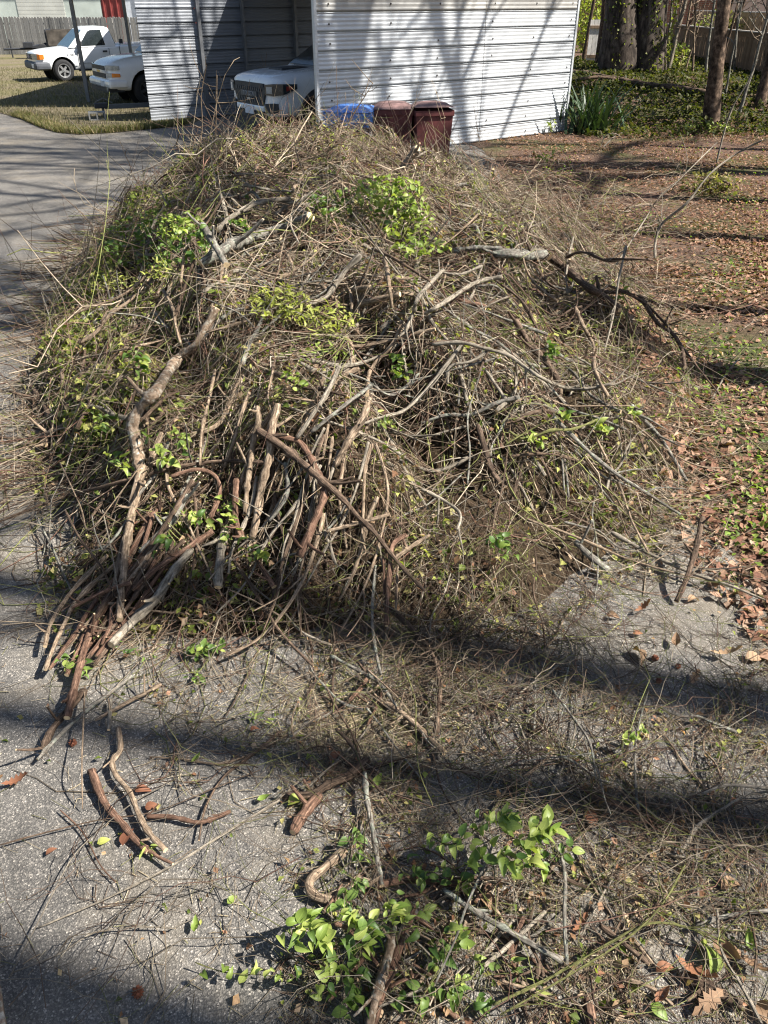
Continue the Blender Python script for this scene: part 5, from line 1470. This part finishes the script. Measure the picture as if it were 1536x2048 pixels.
sprig([(1000, 1920), (1040, 1950), (1075, 1990)], (.05, .05, .03), 8, .05, 'lance_deep', 'narrow green leaves at the bottom near the green vines')
sprig([(500, 1430), (520, 1440), (535, 1455)], (.02, .03, .02), 9, .045, 'lance', 'narrow green leaf tuft on the sunny asphalt')
sprig([(295, 1695), (305, 1700), (312, 1705)], (.02, .03, .02), 6, .05, 'lance', 'green leaf tuft at the end of the stout red-brown stick')
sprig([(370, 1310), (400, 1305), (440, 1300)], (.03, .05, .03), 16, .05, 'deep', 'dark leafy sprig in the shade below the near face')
sprig([(385, 1330), (390, 1350), (388, 1368)], (.02, .03, .02), 6, .045, 'deep', 'small dark leaves hanging onto the asphalt below the shaded sprig')
sprig([(125, 1320), (150, 1330), (160, 1350)], (.05, .05, .03), 10, .05, 'deep', 'green leaves at the tips of the fanned stick bundle')
sprig([(190, 1270), (240, 1300), (290, 1315)], (.05, .05, .03), 14, .05, 'lance_deep', 'narrow leaves beneath the pale thick log')
sprig([(600, 1840), (640, 1890), (660, 1940), (640, 1985)], (.12, .13, .1, .06), 16, .05, 'bright', 'bright leafy stem hanging at the left of the bottom shoots')
sprig([(650, 1850), (690, 1840), (730, 1860), (770, 1855)], (.15, .17, .16, .13), 14, .048, 'bright', 'bright leafy stem across the middle of the bottom shoots')
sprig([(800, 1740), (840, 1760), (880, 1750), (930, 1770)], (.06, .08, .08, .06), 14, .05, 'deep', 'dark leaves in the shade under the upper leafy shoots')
sprig([(680, 1930), (720, 1960), (700, 2020)], (.06, .07, .05), 12, .05, 'deep', 'dark leafy stem left of the mottled bottom stick')
sprig([(900, 1960), (930, 1990), (980, 2030)], (.05, .06, .04), 10, .048, 'deep', 'dark leaves near the bottom edge by the green vines')
sprig([(1000, 1705), (1035, 1730), (1060, 1715), (1075, 1745)], (.22, .24, .25, .22), 10, .055, 'bright', 'bright hanging leaves at the right end of the upper shoots')
# shoots on the pile
for (a, b, c, n, s, k, lab) in (
    (290, 870, (335, 925), 14, .055, 'bright', 'bright leaf cluster right of the mottled branch bend'), (215, 915, (255, 935), 10, .05, 'bright', 'bright leaves left of the mottled branch bend'),
    (355, 860, (365, 905), 9, .05, 'bright', 'few bright leaves hanging below the leaf cluster'), (455, 1000, (450, 1085), 16, .05, 'bright', 'hanging chain of bright leaves between the upright sticks'),
    (375, 1030, (400, 1045), 10, .05, 'bright', 'leaf tuft inside the hooked brown vine'), (485, 1095, (515, 1120), 9, .055, 'bright', 'bright leaf pair at the foot of the near face'),
    (325, 1075, (330, 1100), 6, .05, 'deep', 'dark leaf tuft by the russet branch'), (790, 710, (800, 760), 12, .05, 'deep', 'dark green leaves at the crown of the near face'),
    (575, 745, (600, 780), 10, .045, 'bright', 'small light leaves above the cut poles'), (760, 840, (785, 860), 9, .06, 'lance', 'whorl of narrow pale leaves right of the shaggy branch'),
    (1115, 825, (1135, 845), 8, .05, 'bright', 'pale leaves on the thin green runner'), (1175, 845, (1205, 865), 12, .055, 'bright', 'pale leaf tuft at the end of the curved green stem'),
    (1050, 870, (1075, 890), 8, .05, 'bright', 'light leaves at the start of the curved green stem'), (1245, 812, (1265, 830), 6, .05, 'bright', 'few pale leaves at the right tip of the runner'),
    (985, 1070, (1010, 1110), 18, .05, 'deep', 'green tangle low on the right of the near face'), (1090, 690, (1100, 715), 7, .06, 'deep', 'dark broad leaves on the right shoulder'),
    (255, 700, (285, 750), 14, .05, 'deep', 'dark leafy vine hanging on the left flank'), (195, 830, (205, 870), 12, .045, 'deep', 'small green leaves low on the left flank'),
    (385, 430, (375, 470), 12, .06, 'bright', 'fresh light leaves beside the sawn grey log'), (400, 470, (410, 500), 8, .05, 'bright', 'light leaf pair under the sawn grey log'),
    (455, 440, (500, 470), 16, .055, 'deep', 'dark leaves under the pale curved branch'), (1240, 570, (1250, 600), 8, .05, 'bright', 'green leaves by the slim pale pole')):
    sprig([(a, b), ((a + c[0]) / 2 + 6, (b + c[1]) / 2), c], (.12, .15, .12), n, s * 1.15, k, lab, r=.002)
def clump(centre, rx, ry, n, size, kind, label, name, lift=.14, stems=5):
    p0 = at(*centre, lift)
    e = empty(name, p0, 0, label, 'foliage')
    for j in range(stems):
        a = (centre[0] + lrs.uniform(-rx, rx), centre[1] + lrs.uniform(-ry, ry)); b = (centre[0] + lrs.uniform(-rx, rx), centre[1] + lrs.uniform(-ry, ry))
        q = [at(*a, lift * .7) - p0, at((a[0] + b[0]) / 2, (a[1] + b[1]) / 2, lift) - p0, at(*b, lift * .8) - p0]
        link('stem', branch_mesh('stem', q, .004, .0025, lrs, 5, False), e, [BARK['green'], M_CUT])
    n = int(n * 2.3); size *= .58; rx *= 1.15; ry *= 1.15
    for j in range(n):
        r = math.sqrt(lrs.random()); th = lrs.uniform(0, 6.283)
        p = at(centre[0] + rx * r * math.cos(th), centre[1] + ry * r * math.sin(th), lift + lrs.gauss(0, .05)) - p0
        s = size * lrs.uniform(.6, 1.25)
        o = link('leaf', lrs.choice(LS[kind]), e); o.matrix_local = Matrix.Translation(p) @ leaf_rot() @ Matrix.Diagonal((s, s, s, 1))
clump((775, 380), 62, 26, 75, .10, 'bright', 'bright yellow-green ivy draped near the top of the pile', 'ivy_clump', .20)
clump((815, 440), 42, 45, 70, .10, 'bright', 'bright ivy hanging down the middle of the pile below the top clump', 'ivy_clump', .18)
clump((850, 495), 48, 14, 40, .09, 'bright', 'light ivy leaves at the lower end of the hanging ivy', 'ivy_clump', .16)
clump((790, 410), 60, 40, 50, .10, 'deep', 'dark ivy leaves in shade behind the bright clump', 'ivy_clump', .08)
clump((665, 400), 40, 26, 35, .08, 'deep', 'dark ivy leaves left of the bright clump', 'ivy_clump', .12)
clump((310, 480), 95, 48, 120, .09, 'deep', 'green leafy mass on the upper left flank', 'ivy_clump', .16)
clump((345, 455), 32, 22, 45, .075, 'bright', 'fresh green leaves on top of the upper left leafy mass', 'ivy_clump', .20)
clump((560, 605), 50, 32, 90, .10, 'yellow', 'yellow-green spiky foliage at the centre left of the pile', 'spiky_foliage', .16)
clump((655, 640), 55, 26, 75, .095, 'yellow', 'yellow-green spiky foliage beside the sawn logs at the centre', 'spiky_foliage', .14)
clump((315, 540), 26, 16, 30, .09, 'yellow', 'yellowish leaf rosette on the left flank', 'spiky_foliage', .16)
clump((215, 565), 60, 16, 40, .08, 'yellow', 'sparse yellowish leaves along the left edge of the pile', 'spiky_foliage', .12)
clump((640, 700), 60, 26, 40, .06, 'lance', 'small fresh green leaves above the pale leaning stick', 'spiky_foliage', .12)

# small leaves clinging all over the pile
def leaf_mass(name, n, size, cols, label, seed, off=(-.06, .05), kind_pts=None, y0=2.8, tilt=.7, mat=None, cat='leaves'):
    rg = np.random.RandomState(seed)
    x, y = pile_points(n, rg, y0, 12.9) if kind_pts is None else kind_pts(n, rg)
    n = len(x)
    h = pile_h(x, y); g = np.where(x > 2.05, wood_z(x, y), 0)
    z = np.maximum(np.maximum(h, g) + off[0] + (off[1] - off[0]) * rg.rand(n), g + .006)
    s = size * rg.uniform(.5, 1.3, n)
    a = rg.uniform(0, 6.283, n); b = rg.normal(0, tilt, n); c = rg.normal(0, tilt, n)
    ux = np.stack([np.cos(a) * np.cos(b), np.sin(a) * np.cos(b), np.sin(b)], -1)
    vy = np.stack([-np.sin(a), np.cos(a), np.sin(c)], -1); vy /= np.linalg.norm(vy, axis=1, keepdims=True)
    nn = np.cross(ux, vy)
    P0 = np.stack([x, y, z], -1)
    w = rg.uniform(.22, .42, n)[:, None] * s[:, None]; cu = rg.uniform(.0, .3, n)[:, None] * s[:, None]
    S = s[:, None]
    V = np.stack([P0, P0 + ux * S * .5 + vy * w + nn * cu, P0 + ux * S - nn * cu * .5, P0 + ux * S * .5 - vy * w + nn * cu, P0 + ux * S * .5], 1)
    V[:, :, 2] = np.maximum(V[:, :, 2], (g + .003)[:, None])
    b0 = np.arange(n) * 5
    F = np.stack([np.stack([b0, b0 + 4, b0 + 1], -1), np.stack([b0 + 4, b0 + 2, b0 + 1], -1), np.stack([b0, b0 + 3, b0 + 4], -1), np.stack([b0 + 3, b0 + 2, b0 + 4], -1)], 1).reshape(-1, 3)
    C = np.repeat(cols[rg.randint(0, len(cols), n)] * rg.uniform(.7, 1.25, (n, 1)), 5, axis=0)
    o = link(name, mesh_np(name, V.reshape(-1, 3), F, col=C, smooth=False), None, [mat or M_SMALL_LEAF]); return tag(o, label, cat, kind='stuff')
GREENS = np.array([[.14, .18, .035], [.24, .27, .06], [.08, .11, .022], [.34, .34, .10], [.34, .30, .12]])
BROWNS = np.array([[.34, .21, .115], [.26, .15, .085], [.42, .28, .17], [.20, .105, .06], [.46, .33, .22], [.36, .19, .12]])
PINKB = np.array([[.40, .245, .165], [.33, .19, .125], [.50, .335, .235], [.24, .125, .08], [.45, .30, .20], [.30, .165, .115], [.56, .42, .31]])
leaf_mass('withered_leaves', 17000, .044, np.concatenate([GREENS, GREENS, GREENS, BROWNS * .8]), 'small green and withered leaves clinging through the brush pile', 31)
def left_pts(n, rg):
    y = rg.uniform(4.2, 11.5, n); xl = np.interp(y, PST[:, 0], PST[:, 1]); return xl + np.abs(rg.normal(0, .55, n)), y
leaf_mass('vine_leaves', 11000, .05, GREENS * 1.05, 'green vine leaves threaded along the left flank of the pile', 32, kind_pts=left_pts)
leaf_mass('scatter_leaves', 1700, .028, np.concatenate([GREENS, BROWNS]), 'tiny leaf scraps scattered over the asphalt in front', 33, off=(.004, .03), kind_pts=scatter_pts)

# ================================================================== leaf litter, ivy, undergrowth
def litter_pts(lo, hi):
    def f(n, rg):
        y = lo + (hi - lo) * rg.rand(n) ** 1.3
        x = 1.75 + .12 * np.sin(y * 1.3) + rg.rand(n) ** .8 * (2.2 + y * .48)
        drop = (np.sin(x * 1.9 + y * .8) * np.sin(y * 1.1 - x * .7) > .5) & (rg.rand(n) < .8)
        return x[~drop], y[~drop]
    return f
leaf_mass('leaf_litter', 38000, .060, PINKB * np.array([.66, .60, .58]), 'thick carpet of dry brown leaves along the right of the pile', 41, off=(.0, .035), kind_pts=litter_pts(2.4, 10), tilt=.35, mat=M_DRY, cat='leaf litter')
leaf_mass('leaf_litter', 44000, .055, PINKB * np.array([.57, .51, .48]), 'carpet of dry brown leaves reaching back to the shed corner', 42, off=(.0, .04), kind_pts=litter_pts(8.5, 21), tilt=.3, mat=M_DRY, cat='leaf litter')
def ivy_pts(n, rg):
    y = rg.uniform(18.5, 36, n); x = rg.uniform(4.2, 12.5, n); k = (x > 4.3 + (y - 18.5) * .05); return x[k], y[k]
leaf_mass('ivy_ground_cover', 26000, .11, GREENS * .27, 'dark green ivy covering the ground under the trees', 43, off=(.01, .14), kind_pts=ivy_pts, tilt=.6, cat='ivy')
def weed_pts(n, rg):
    cs = [(1440, 705, 60, 25), (1490, 830, 60, 40), (1500, 1000, 50, 60), (1480, 560, 70, 30), (1400, 310, 90, 20), (1120, 340, 30, 16), (1290, 450, 40, 18), (1510, 400, 40, 40), (1500, 1050, 50, 50), (1430, 780, 80, 30)]
    xs, ys = [], []
    for i in range(n):
        a, b, u, v = cs[rg.randint(len(cs))]
        p = on_plane(a + rg.normal(0, u), b + rg.normal(0, v), z=.03); xs.append(p.x); ys.append(p.y)
    return np.array(xs), np.array(ys)
leaf_mass('weed_patches', 1500, .04, np.array([[.16, .24, .04], [.24, .30, .07], [.11, .17, .03]]), 'low green weeds pushing through the leaf litter', 44, off=(.02, .10), kind_pts=weed_pts, tilt=.6, cat='weeds')
# wispy stems over the litter beside the pile
def wisp_pts(n, rg):
    q = [on_plane(rg.uniform(960, 1330), rg.uniform(330, 640), z=.05) for _ in range(n)]; return np.array([p.x for p in q]), np.array([p.y for p in q])
twig_mass('wispy_stems', 850, 7, (.4, 1.1), (.0020, .0042), (.01, .25), .9, .45, 'wispy tan stems standing over the leaf litter right of the ridge', 45, branch=2, pts=wisp_pts(850, np.random.RandomState(8)))
def edge_pts(n, rg):
    q = [on_plane(rg.uniform(1150, 1540), rg.uniform(420, 1100), z=.05) for _ in range(n)]; return np.array([p.x for p in q]), np.array([p.y for p in q])
twig_mass('wispy_stems', 420, 7, (.3, .9), (.001, .0025), (.01, .12), .8, .3, 'loose fine twigs lying on the leaf litter', 46, branch=2, pts=edge_pts(420, np.random.RandomState(9)))

def grass_blades(name, n, label, seed, pts, H, cols):
    rg = np.random.RandomState(seed); x, y = pts(n, rg); n = len(x)
    h = rg.uniform(H[0], H[1], n); a = rg.uniform(0, 6.28, n); w = h * .06 + .002
    dx, dy = np.cos(a), np.sin(a); ln = rg.uniform(.2, .9, n) * h
    b = rg.uniform(0, 6.28, n)
    z0 = np.where(x > 2.05, wood_z(x, y), .01)
    P0 = np.stack([x, y, z0], -1); W = np.stack([dx * w, dy * w, 0 * w], -1); T = np.stack([np.cos(b) * ln, np.sin(b) * ln, h], -1); Mm = T * np.array([.35, .35, .62])
    V = np.stack([P0 - W, P0 + W, P0 + Mm + W * .6, P0 + Mm - W * .6, P0 + T], 1).reshape(-1, 3)
    k = np.arange(n) * 5
    F = np.stack([np.stack([k, k + 1, k + 2], -1), np.stack([k, k + 2, k + 3], -1), np.stack([k + 3, k + 2, k + 4], -1)], 1).reshape(-1, 3)
    C = np.repeat(cols[rg.randint(0, len(cols), n)] * rg.uniform(.7, 1.25, (n, 1)), 5, axis=0)
    o = link(name, mesh_np(name, V, F, col=C), None, [M_BLADE]); return tag(o, label, 'grass', kind='stuff')
LX_ = np.array([p[0] for p in LAWN_EDGE]); LY_ = np.array([p[1] for p in LAWN_EDGE])
def lawn_pts(n, rg):
    x = rg.uniform(-17, -4.7, n); e = np.interp(x, LX_, LY_); return x, e + .03 + rg.rand(n) ** 1.6 * 13
grass_blades('lawn_grass', 26000, 'patchy dormant grass of the lawn at upper left', 51, lawn_pts, (.03, .10), np.array([[.21, .175, .115], [.155, .14, .08], [.10, .10, .045], [.25, .205, .135]]))
def lawn_edge_pts(n, rg):
    x = rg.uniform(-9.5, -4.7, n); e = np.interp(x, LX_, LY_); return x, e + np.abs(rg.normal(0, .35, n))
grass_blades('edge_grass', 7000, 'longer grass along the edge of the drive', 52, lawn_edge_pts, (.05, .14), np.array([[.17, .155, .06], [.12, .135, .045], [.26, .20, .115]]))

# spiky plant beside the shed
yp = on_plane(1185, 262, z=.05)
yu = empty('spiky_plant', (yp.x, yp.y, GZ(yp.x, yp.y)), 0, 'dark green spiky strap-leaved plant at the shed corner', 'plant')
blade = MB()
for k in range(6):
    t = k / 5; w = .028 * (1 - t ** 1.6) + .002
    blade.v += [(t * .25 + t * t * .25, -w, t * .85 - t * t * .12), (t * .25 + t * t * .25, w, t * .85 - t * t * .12)]
blade.f = [(2 * k, 2 * k + 1, 2 * k + 3, 2 * k + 2) for k in range(5)]
_o = blade.build('blade', make_leaf('strap_leaf', (.018, .042, .018), (.05, .085, .03), .15), yu); bme = _o.data; bpy.data.objects.remove(_o)
yr = random.Random(6)
for k in range(95):
    o = link('blade', bme, yu); o.rotation_euler = (yr.gauss(0, .12), yr.gauss(0, .22), yr.uniform(0, 6.28)); o.location = (yr.gauss(-.05, .28), yr.gauss(0, .16), 0); s = yr.uniform(.9, 1.5); o.scale = (s, s, s)
# fallen log
l0, l1, l2 = on_plane(1120, 140, z=.62), on_plane(1260, 158, z=.6), on_plane(1418, 184, z=.42)
def put_branch(name, pts, r0, r1, mat, label, cat='log', sides=12):
    base = pts[0].copy()
    o = link(name, branch_mesh(name, [p - base for p in pts], r0, r1, brs, sides, True), None, [BARK[mat], M_CUT]); o.location = base
    return tag(o, label, cat)
for p in (l0, l1, l2): p.z = GZ(p.x, p.y) + .13
put_branch('fallen_log', [l0, l0.lerp(l1, .5), l1, l1.lerp(l2, .5), l2], .11, .09, 'dark', 'long fallen log lying across the ivy in front of the big tree')
a0, a1 = on_plane(1150, 178, z=.35), on_plane(1240, 168, z=.45)
for p in (a0, a1): p.z = GZ(p.x, p.y) + .15
put_branch('fallen_limb', [a0, a0.lerp(a1, .5) + Vector((0, 0, .08)), a1], .05, .04, 'dark', 'thin fallen limb in front of the long log', 'branch')
for k, (x0, y0, x1, y1, lab) in enumerate(((1152, 262, 1180, 178, 'thin pale stick leaning by the spiky plant'), (1204, 297, 1232, 272, 'arched dry vine loop rising from the leaf litter'), (1440, 230, 1392, 250, 'pale bowed twig at the foot of the slim tree'))):
    p, q = on_plane(x0, y0, z=.05), on_plane(x1, y1, z=.05); q = on_plane(x1, y1, y=p.y + .1)
    put_branch('twig', [p, p.lerp(q, .5) + Vector((.04, 0, .06)), q], .014, .008, 'pale', lab, 'twig', 5)
vp0 = on_plane(1200, 300, z=.02)
put_branch('vine_loop', [vp0, vp0 + Vector((.05, 0, .22)), vp0 + Vector((.2, 0, .30)), vp0 + Vector((.38, .02, .22)), vp0 + Vector((.47, .02, .0))], .008, .006, 'pale', 'arched pale vine hoop standing on the leaf litter', 'vine', 5)
sp0 = on_plane(1432, 330, z=.02)
put_branch('tall_whip', [sp0, on_plane(1449, 261, y=sp0.y), on_plane(1466, 213, y=sp0.y), on_plane(1495, 165, y=sp0.y), on_plane(1516, 118, y=sp0.y)], .016, .007, 'pale', 'tall thin bare whip standing in the leaf litter at the right', 'sapling', 6)
# ivy on the big tree, shrub behind the fence
def blob_pts(c, r):
    def f(n, rg):
        v = rg.normal(0, 1, (n, 3)); v /= np.linalg.norm(v, axis=1, keepdims=True); v *= rg.rand(n, 1) ** .4
        return np.array(c) + v * np.array(r)
    return f
def leaf_cloud(parent, name, n, size, cols, P, seed, mat=M_SMALL_LEAF):
    rg = np.random.RandomState(seed); n = len(P); s = size * rg.uniform(.5, 1.3, n)
    d = rg.normal(0, 1, (n, 3)); d /= np.linalg.norm(d, axis=1, keepdims=True); e = np.cross(d, rg.normal(0, 1, (n, 3))); e /= np.linalg.norm(e, axis=1, keepdims=True)
    S = s[:, None]
    V = np.stack([P, P + d * S * .5 + e * S * .35, P + d * S, P + d * S * .5 - e * S * .35], 1).reshape(-1, 3)
    k = np.arange(n) * 4
    F = np.stack([k, k + 1, k + 2, k + 3], -1)
    C = np.repeat(cols[rg.randint(0, len(cols), n)] * rg.uniform(.7, 1.25, (n, 1)), 4, axis=0)
    o = link(name, mesh_np(name, V, F, col=C, smooth=False), parent, [mat]); return tag(o, kind='stuff')
rg = np.random.RandomState(61); n = 3200
hh = rg.rand(n) ** 1.5 * 3.2; th = rg.uniform(math.pi, 2 * math.pi, n)
cx = np.where(rg.rand(n) < .35, -.42 - .075 * hh, .42 + .03 * hh); rr = .52 + .2 * np.exp(-hh * 2) + rg.rand(n) * .07
keep = (np.sin(th * 3 + hh) + rg.normal(0, .5, n) > -.2)
leaf_cloud(big, 'ivy', n, .10, GREENS * .8, np.stack([cx + np.cos(th) * rr, np.sin(th) * rr, hh], -1)[keep], 62)
def shrub(name, loc, r, cols, label, seed, n=2600, size=.12):
    e = empty(name, loc, 0, label, 'shrub'); P = blob_pts((0, 0, r[2]), r)(n, np.random.RandomState(seed))
    leaf_cloud(e, 'foliage', n, size, cols, P, seed + 1)
    st = MB(); rs_ = random.Random(seed)
    for _ in range(6): st.tube([(rs_.gauss(0, .1), rs_.gauss(0, .1), 0), (rs_.gauss(0, r[0] * .4), rs_.gauss(0, r[1] * .4), r[2]), (rs_.gauss(0, r[0] * .6), rs_.gauss(0, r[1] * .6), r[2] * 1.7)], [.03, .02, .01], 5)
    st.build('stems', BARK['dark'], e)
q = on_plane(1172, 45, y=41)
shrub('yellow_green_shrub', (q.x, 41, 0), (1.3, 1.0, 1.6), np.array([[.34, .36, .06], [.24, .28, .05], [.15, .19, .04]]), 'yellow-green shrub behind the back fence above the gate', 71)
q = on_plane(1345, 120, y=30)
shrub('undergrowth_shrub', (q.x, 31, .4), (.9, .8, .5), GREENS, 'low leafy bush at the right foot of the big tree', 73, 900)
q = on_plane(1500, 40, y=33)
shrub('garden_shrub', (13.0, 36, .2), (1.2, 1.2, 1.0), GREENS * .8, 'dark green shrub between the two right-hand fences', 75, 1400)
for k, (a, b, lab) in enumerate(((1390, 268, 'pale seedling clump left of the slim tree base'), (1440, 272, 'pale seedling clump right of the slim tree base'), (1085, 262, 'small seedling against the shed wall foot'), (1090, 330, 'grassy weed tuft in the brown litter left of centre right'))):
    p = on_plane(a, b, z=.05)
    e = empty('seedling', (p.x, p.y, ground_z(p.x, p.y)), 0, lab, 'seedling')
    for j in range(9):
        x, y, h = lrs.gauss(0, .16), lrs.gauss(0, .12), lrs.uniform(.12, .3)
        link('stem', branch_mesh('stem', [Vector((x, y, 0)), Vector((x + .02, y, h * .5)), Vector((x + lrs.gauss(0, .04), y, h))], .004, .003, lrs, 4, False), e, [BARK['green'], M_CUT])
        for _ in range(4):
            o = link('leaf', lrs.choice(LS['bright']), e); s = lrs.uniform(.05, .09); o.matrix_local = Matrix.Translation((x + lrs.gauss(0, .03), y + lrs.gauss(0, .03), h * lrs.uniform(.5, 1.05))) @ leaf_rot() @ Matrix.Diagonal((s, s, s, 1))
# spiky bush in the litter at right
p = on_plane(1420, 385, z=.03)
shrub('twiggy_bush', (p.x, p.y, .0), (.45, .4, .16), np.array([[.30, .25, .12], [.2, .2, .07], [.14, .12, .06]]), 'low twiggy tuft in the leaf litter under the tall pale branch', 77, 420, .06)

# ------------------------------------------------------------------ single dead leaves and gum balls on the asphalt
OAK_L = [.01, .045, .10, .06, .19, .09, .24, .10, .20, .07, .11, .01]
oak = leaf_mesh('oak_leaf', 1, 1, .25, .4, OAK_L, 11); oak2 = leaf_mesh('oak_leaf', 1, 1, .5, -.9, OAK_L, 11)
dry = [leaf_mesh('dry_leaf', 1, .55, .7, 1.1), leaf_mesh('dry_leaf', 1, .5, .9, -1.0), leaf_mesh('dry_leaf', 1, .62, .3, .5)]
DL = {}
for nm, ms in (('oak', [oak, oak2]), ('dry', dry)):
    for mn, mm in (('brown', M_OAK), ('russet', M_OAK_RED), ('yellow', M_LEAF_YELLOW), ('green', M_LEAF_BRIGHT)): DL[nm, mn] = leaf_set(ms, mm)
for (a, b, s, kd, cl, ang, lab) in (
    (1385, 2035, .125, 'oak', 'brown', .5, 'large tan lobed oak leaf lying flat at the bottom right'), (1350, 1925, .13, 'oak', 'russet', -.9, 'curled russet oak leaf left of the pale thin stick'),
    (1425, 1890, .10, 'dry', 'brown', -1.0, 'smooth brown leaf touching the pale thin stick'), (1465, 1905, .11, 'oak', 'brown', -1.0, 'brown oak leaf right of the pale thin stick'),
    (1270, 1228, .09, 'oak', 'russet', .3, 'orange oak leaf on the bare asphalt patch'), (1268, 1300, .10, 'dry', 'brown', -1.3, 'tan crumpled leaf standing on the bare asphalt patch'),
    (1350, 1300, .08, 'dry', 'brown', 1.2, 'pale upright leaf right of the tan crumpled leaf'), (1212, 1232, .06, 'dry', 'brown', -.4, 'small curled leaf left of the orange oak leaf'),
    (1420, 1312, .13, 'oak', 'brown', -.3, 'wide pale oak leaf at the right of the bare patch'), (1490, 1320, .09, 'dry', 'brown', .2, 'tan leaf next to the wide pale oak leaf'),
    (1380, 1375, .10, 'oak', 'brown', 1.0, 'ruffled tan leaf at the lower edge of the bare patch'), (1315, 1105, .11, 'oak', 'brown', .8, 'pale leaf at the tip of the slim straight branch'),
    (1420, 1165, .07, 'dry', 'brown', -.8, 'small tan leaf near the litter edge'), (1375, 1205, .07, 'dry', 'brown', .4, 'curled leaf at the foot of the rough dark stick'),
    (1265, 1270, .05, 'dry', 'russet', .1, 'tiny russet leaf under the orange oak leaf'), (1500, 1255, .10, 'oak', 'brown', .1, 'tan oak leaf near the right edge of the bare patch'),
    (1462, 1615, .06, 'dry', 'russet', .6, 'red crumpled leaf among the loose vines at right'), (1190, 1655, .07, 'dry', 'russet', 1.9, 'dark red leaf below the grey bare twig'),
    (1310, 1945, .06, 'dry', 'russet', .2, 'small red leaf above the stout dark log'), (1145, 1870, .08, 'oak', 'russet', .7, 'rusty leaf beside the lichen-spotted stick'),
    (1440, 1780, .08, 'dry', 'brown', .3, 'tan leaf under the vines at the right'), (960, 1790, .08, 'dry', 'brown', -.9, 'tan curled leaf below the leafy shoots'),
    (270, 1585, .06, 'dry', 'russet', .2, 'orange leaf tucked by the crooked tan branch'), (290, 1618, .05, 'dry', 'russet', .1, 'red-brown leaf over the stout red-brown stick'),
    (245, 1695, .07, 'dry', 'russet', 1.3, 'dark curled leaf below the stout red-brown stick'), (195, 1690, .045, 'dry', 'yellow', .4, 'small yellow leaf on the open asphalt'),
    (575, 1612, .08, 'dry', 'yellow', .4, 'pale yellow leaf beside the frayed bark strip'), (8, 1575, .10, 'oak', 'russet', .3, 'orange-brown leaf at the left edge of the asphalt'),
    (92, 1712, .04, 'dry', 'russet', .6, 'tiny orange leaf far left on the open asphalt'), (515, 1605, .05, 'dry', 'green', .2, 'green leaf near the pale long twig'),
    (385, 1530, .05, 'dry', 'green', .6, 'green leaf in the shadow band on the asphalt'), (1500, 1905, .06, 'dry', 'green', 1.5, 'green leaf right of the brown oak leaf'),
    (1425, 1955, .09, 'dry', 'green', 1.4, 'long green leaf on the stout dark log'), (1300, 2010, .06, 'dry', 'green', -.8, 'bright green leaf under the short tan stick'),
    (1310, 2010, .06, 'dry', 'russet', .5, 'russet scrap beside the bright green leaf'), (1510, 2005, .10, 'dry', 'brown', -1.1, 'yellow-brown leaf at the bottom right corner'),
    (660, 1525, .06, 'dry', 'russet', .9, 'red leaf scrap above the shaggy bark strip'), (640, 1385, .05, 'dry', 'green', .4, 'small green leaf in the straw patch'),
    (500, 1465, .04, 'dry', 'russet', .4, 'small orange leaf by the narrow green tuft'), (745, 1580, .06, 'dry', 'green', 1.0, 'folded bright green leaf on the smooth grey stick'),
    (455, 1810, .04, 'dry', 'green', .8, 'bright green scrap on the bare asphalt above the leaf shadow'), (390, 1870, .05, 'dry', 'green', 1.6, 'green leaf standing above the runner shadow')):
    p = on_plane(a, b, z=.012)
    o = link('fallen_leaf', lrs.choice(DL[kd, cl]), None)
    o.matrix_local = Matrix.Translation((p.x, p.y, .018 + .1 * s)) @ Matrix.Rotation(ang, 4, 'Z') @ Matrix.Rotation(lrs.gauss(-.15, .15), 4, 'Y') @ Matrix.Rotation(lrs.gauss(0, .25), 4, 'X') @ Matrix.Diagonal((s, s, s, 1))
    tag(o, lab, 'leaf', 'single dead leaves on the asphalt')
def gum_ball(loc, r, label):
    bm = bmesh.new(); bmesh.ops.create_icosphere(bm, subdivisions=2, radius=r * .72)
    for f in list(bm.faces):
        if lrs.random() < .55:
            ret = bmesh.ops.poke(bm, faces=[f])
            for v in ret['verts']: v.co *= 1.5
    me = bpy.data.meshes.new('gum_ball'); bm.to_mesh(me); bm.free()
    o = link('gum_ball', me, None, [plain('gum_ball_brown', (.17, .06, .03), .8, var=.3, scale=60)]); o.location = (loc.x, loc.y, r * .8)
    tag(o, label, 'seed ball', 'spiky seed balls on the asphalt')
for a, b, r, lab in ((276, 1986, .02, 'spiky red-brown seed ball on the bare asphalt at the bottom left'), (146, 1487, .018, 'spiky seed ball by the dark shaggy stick end'), (1310, 1317, .018, 'dark seed ball between the two leaves of the bare patch'), (1356, 1333, .015, 'small dark seed ball right of the pale upright leaf'), (1318, 1362, .016, 'dark seed ball low in the bare patch')):
    gum_ball(on_plane(a, b, z=.01), r, lab)
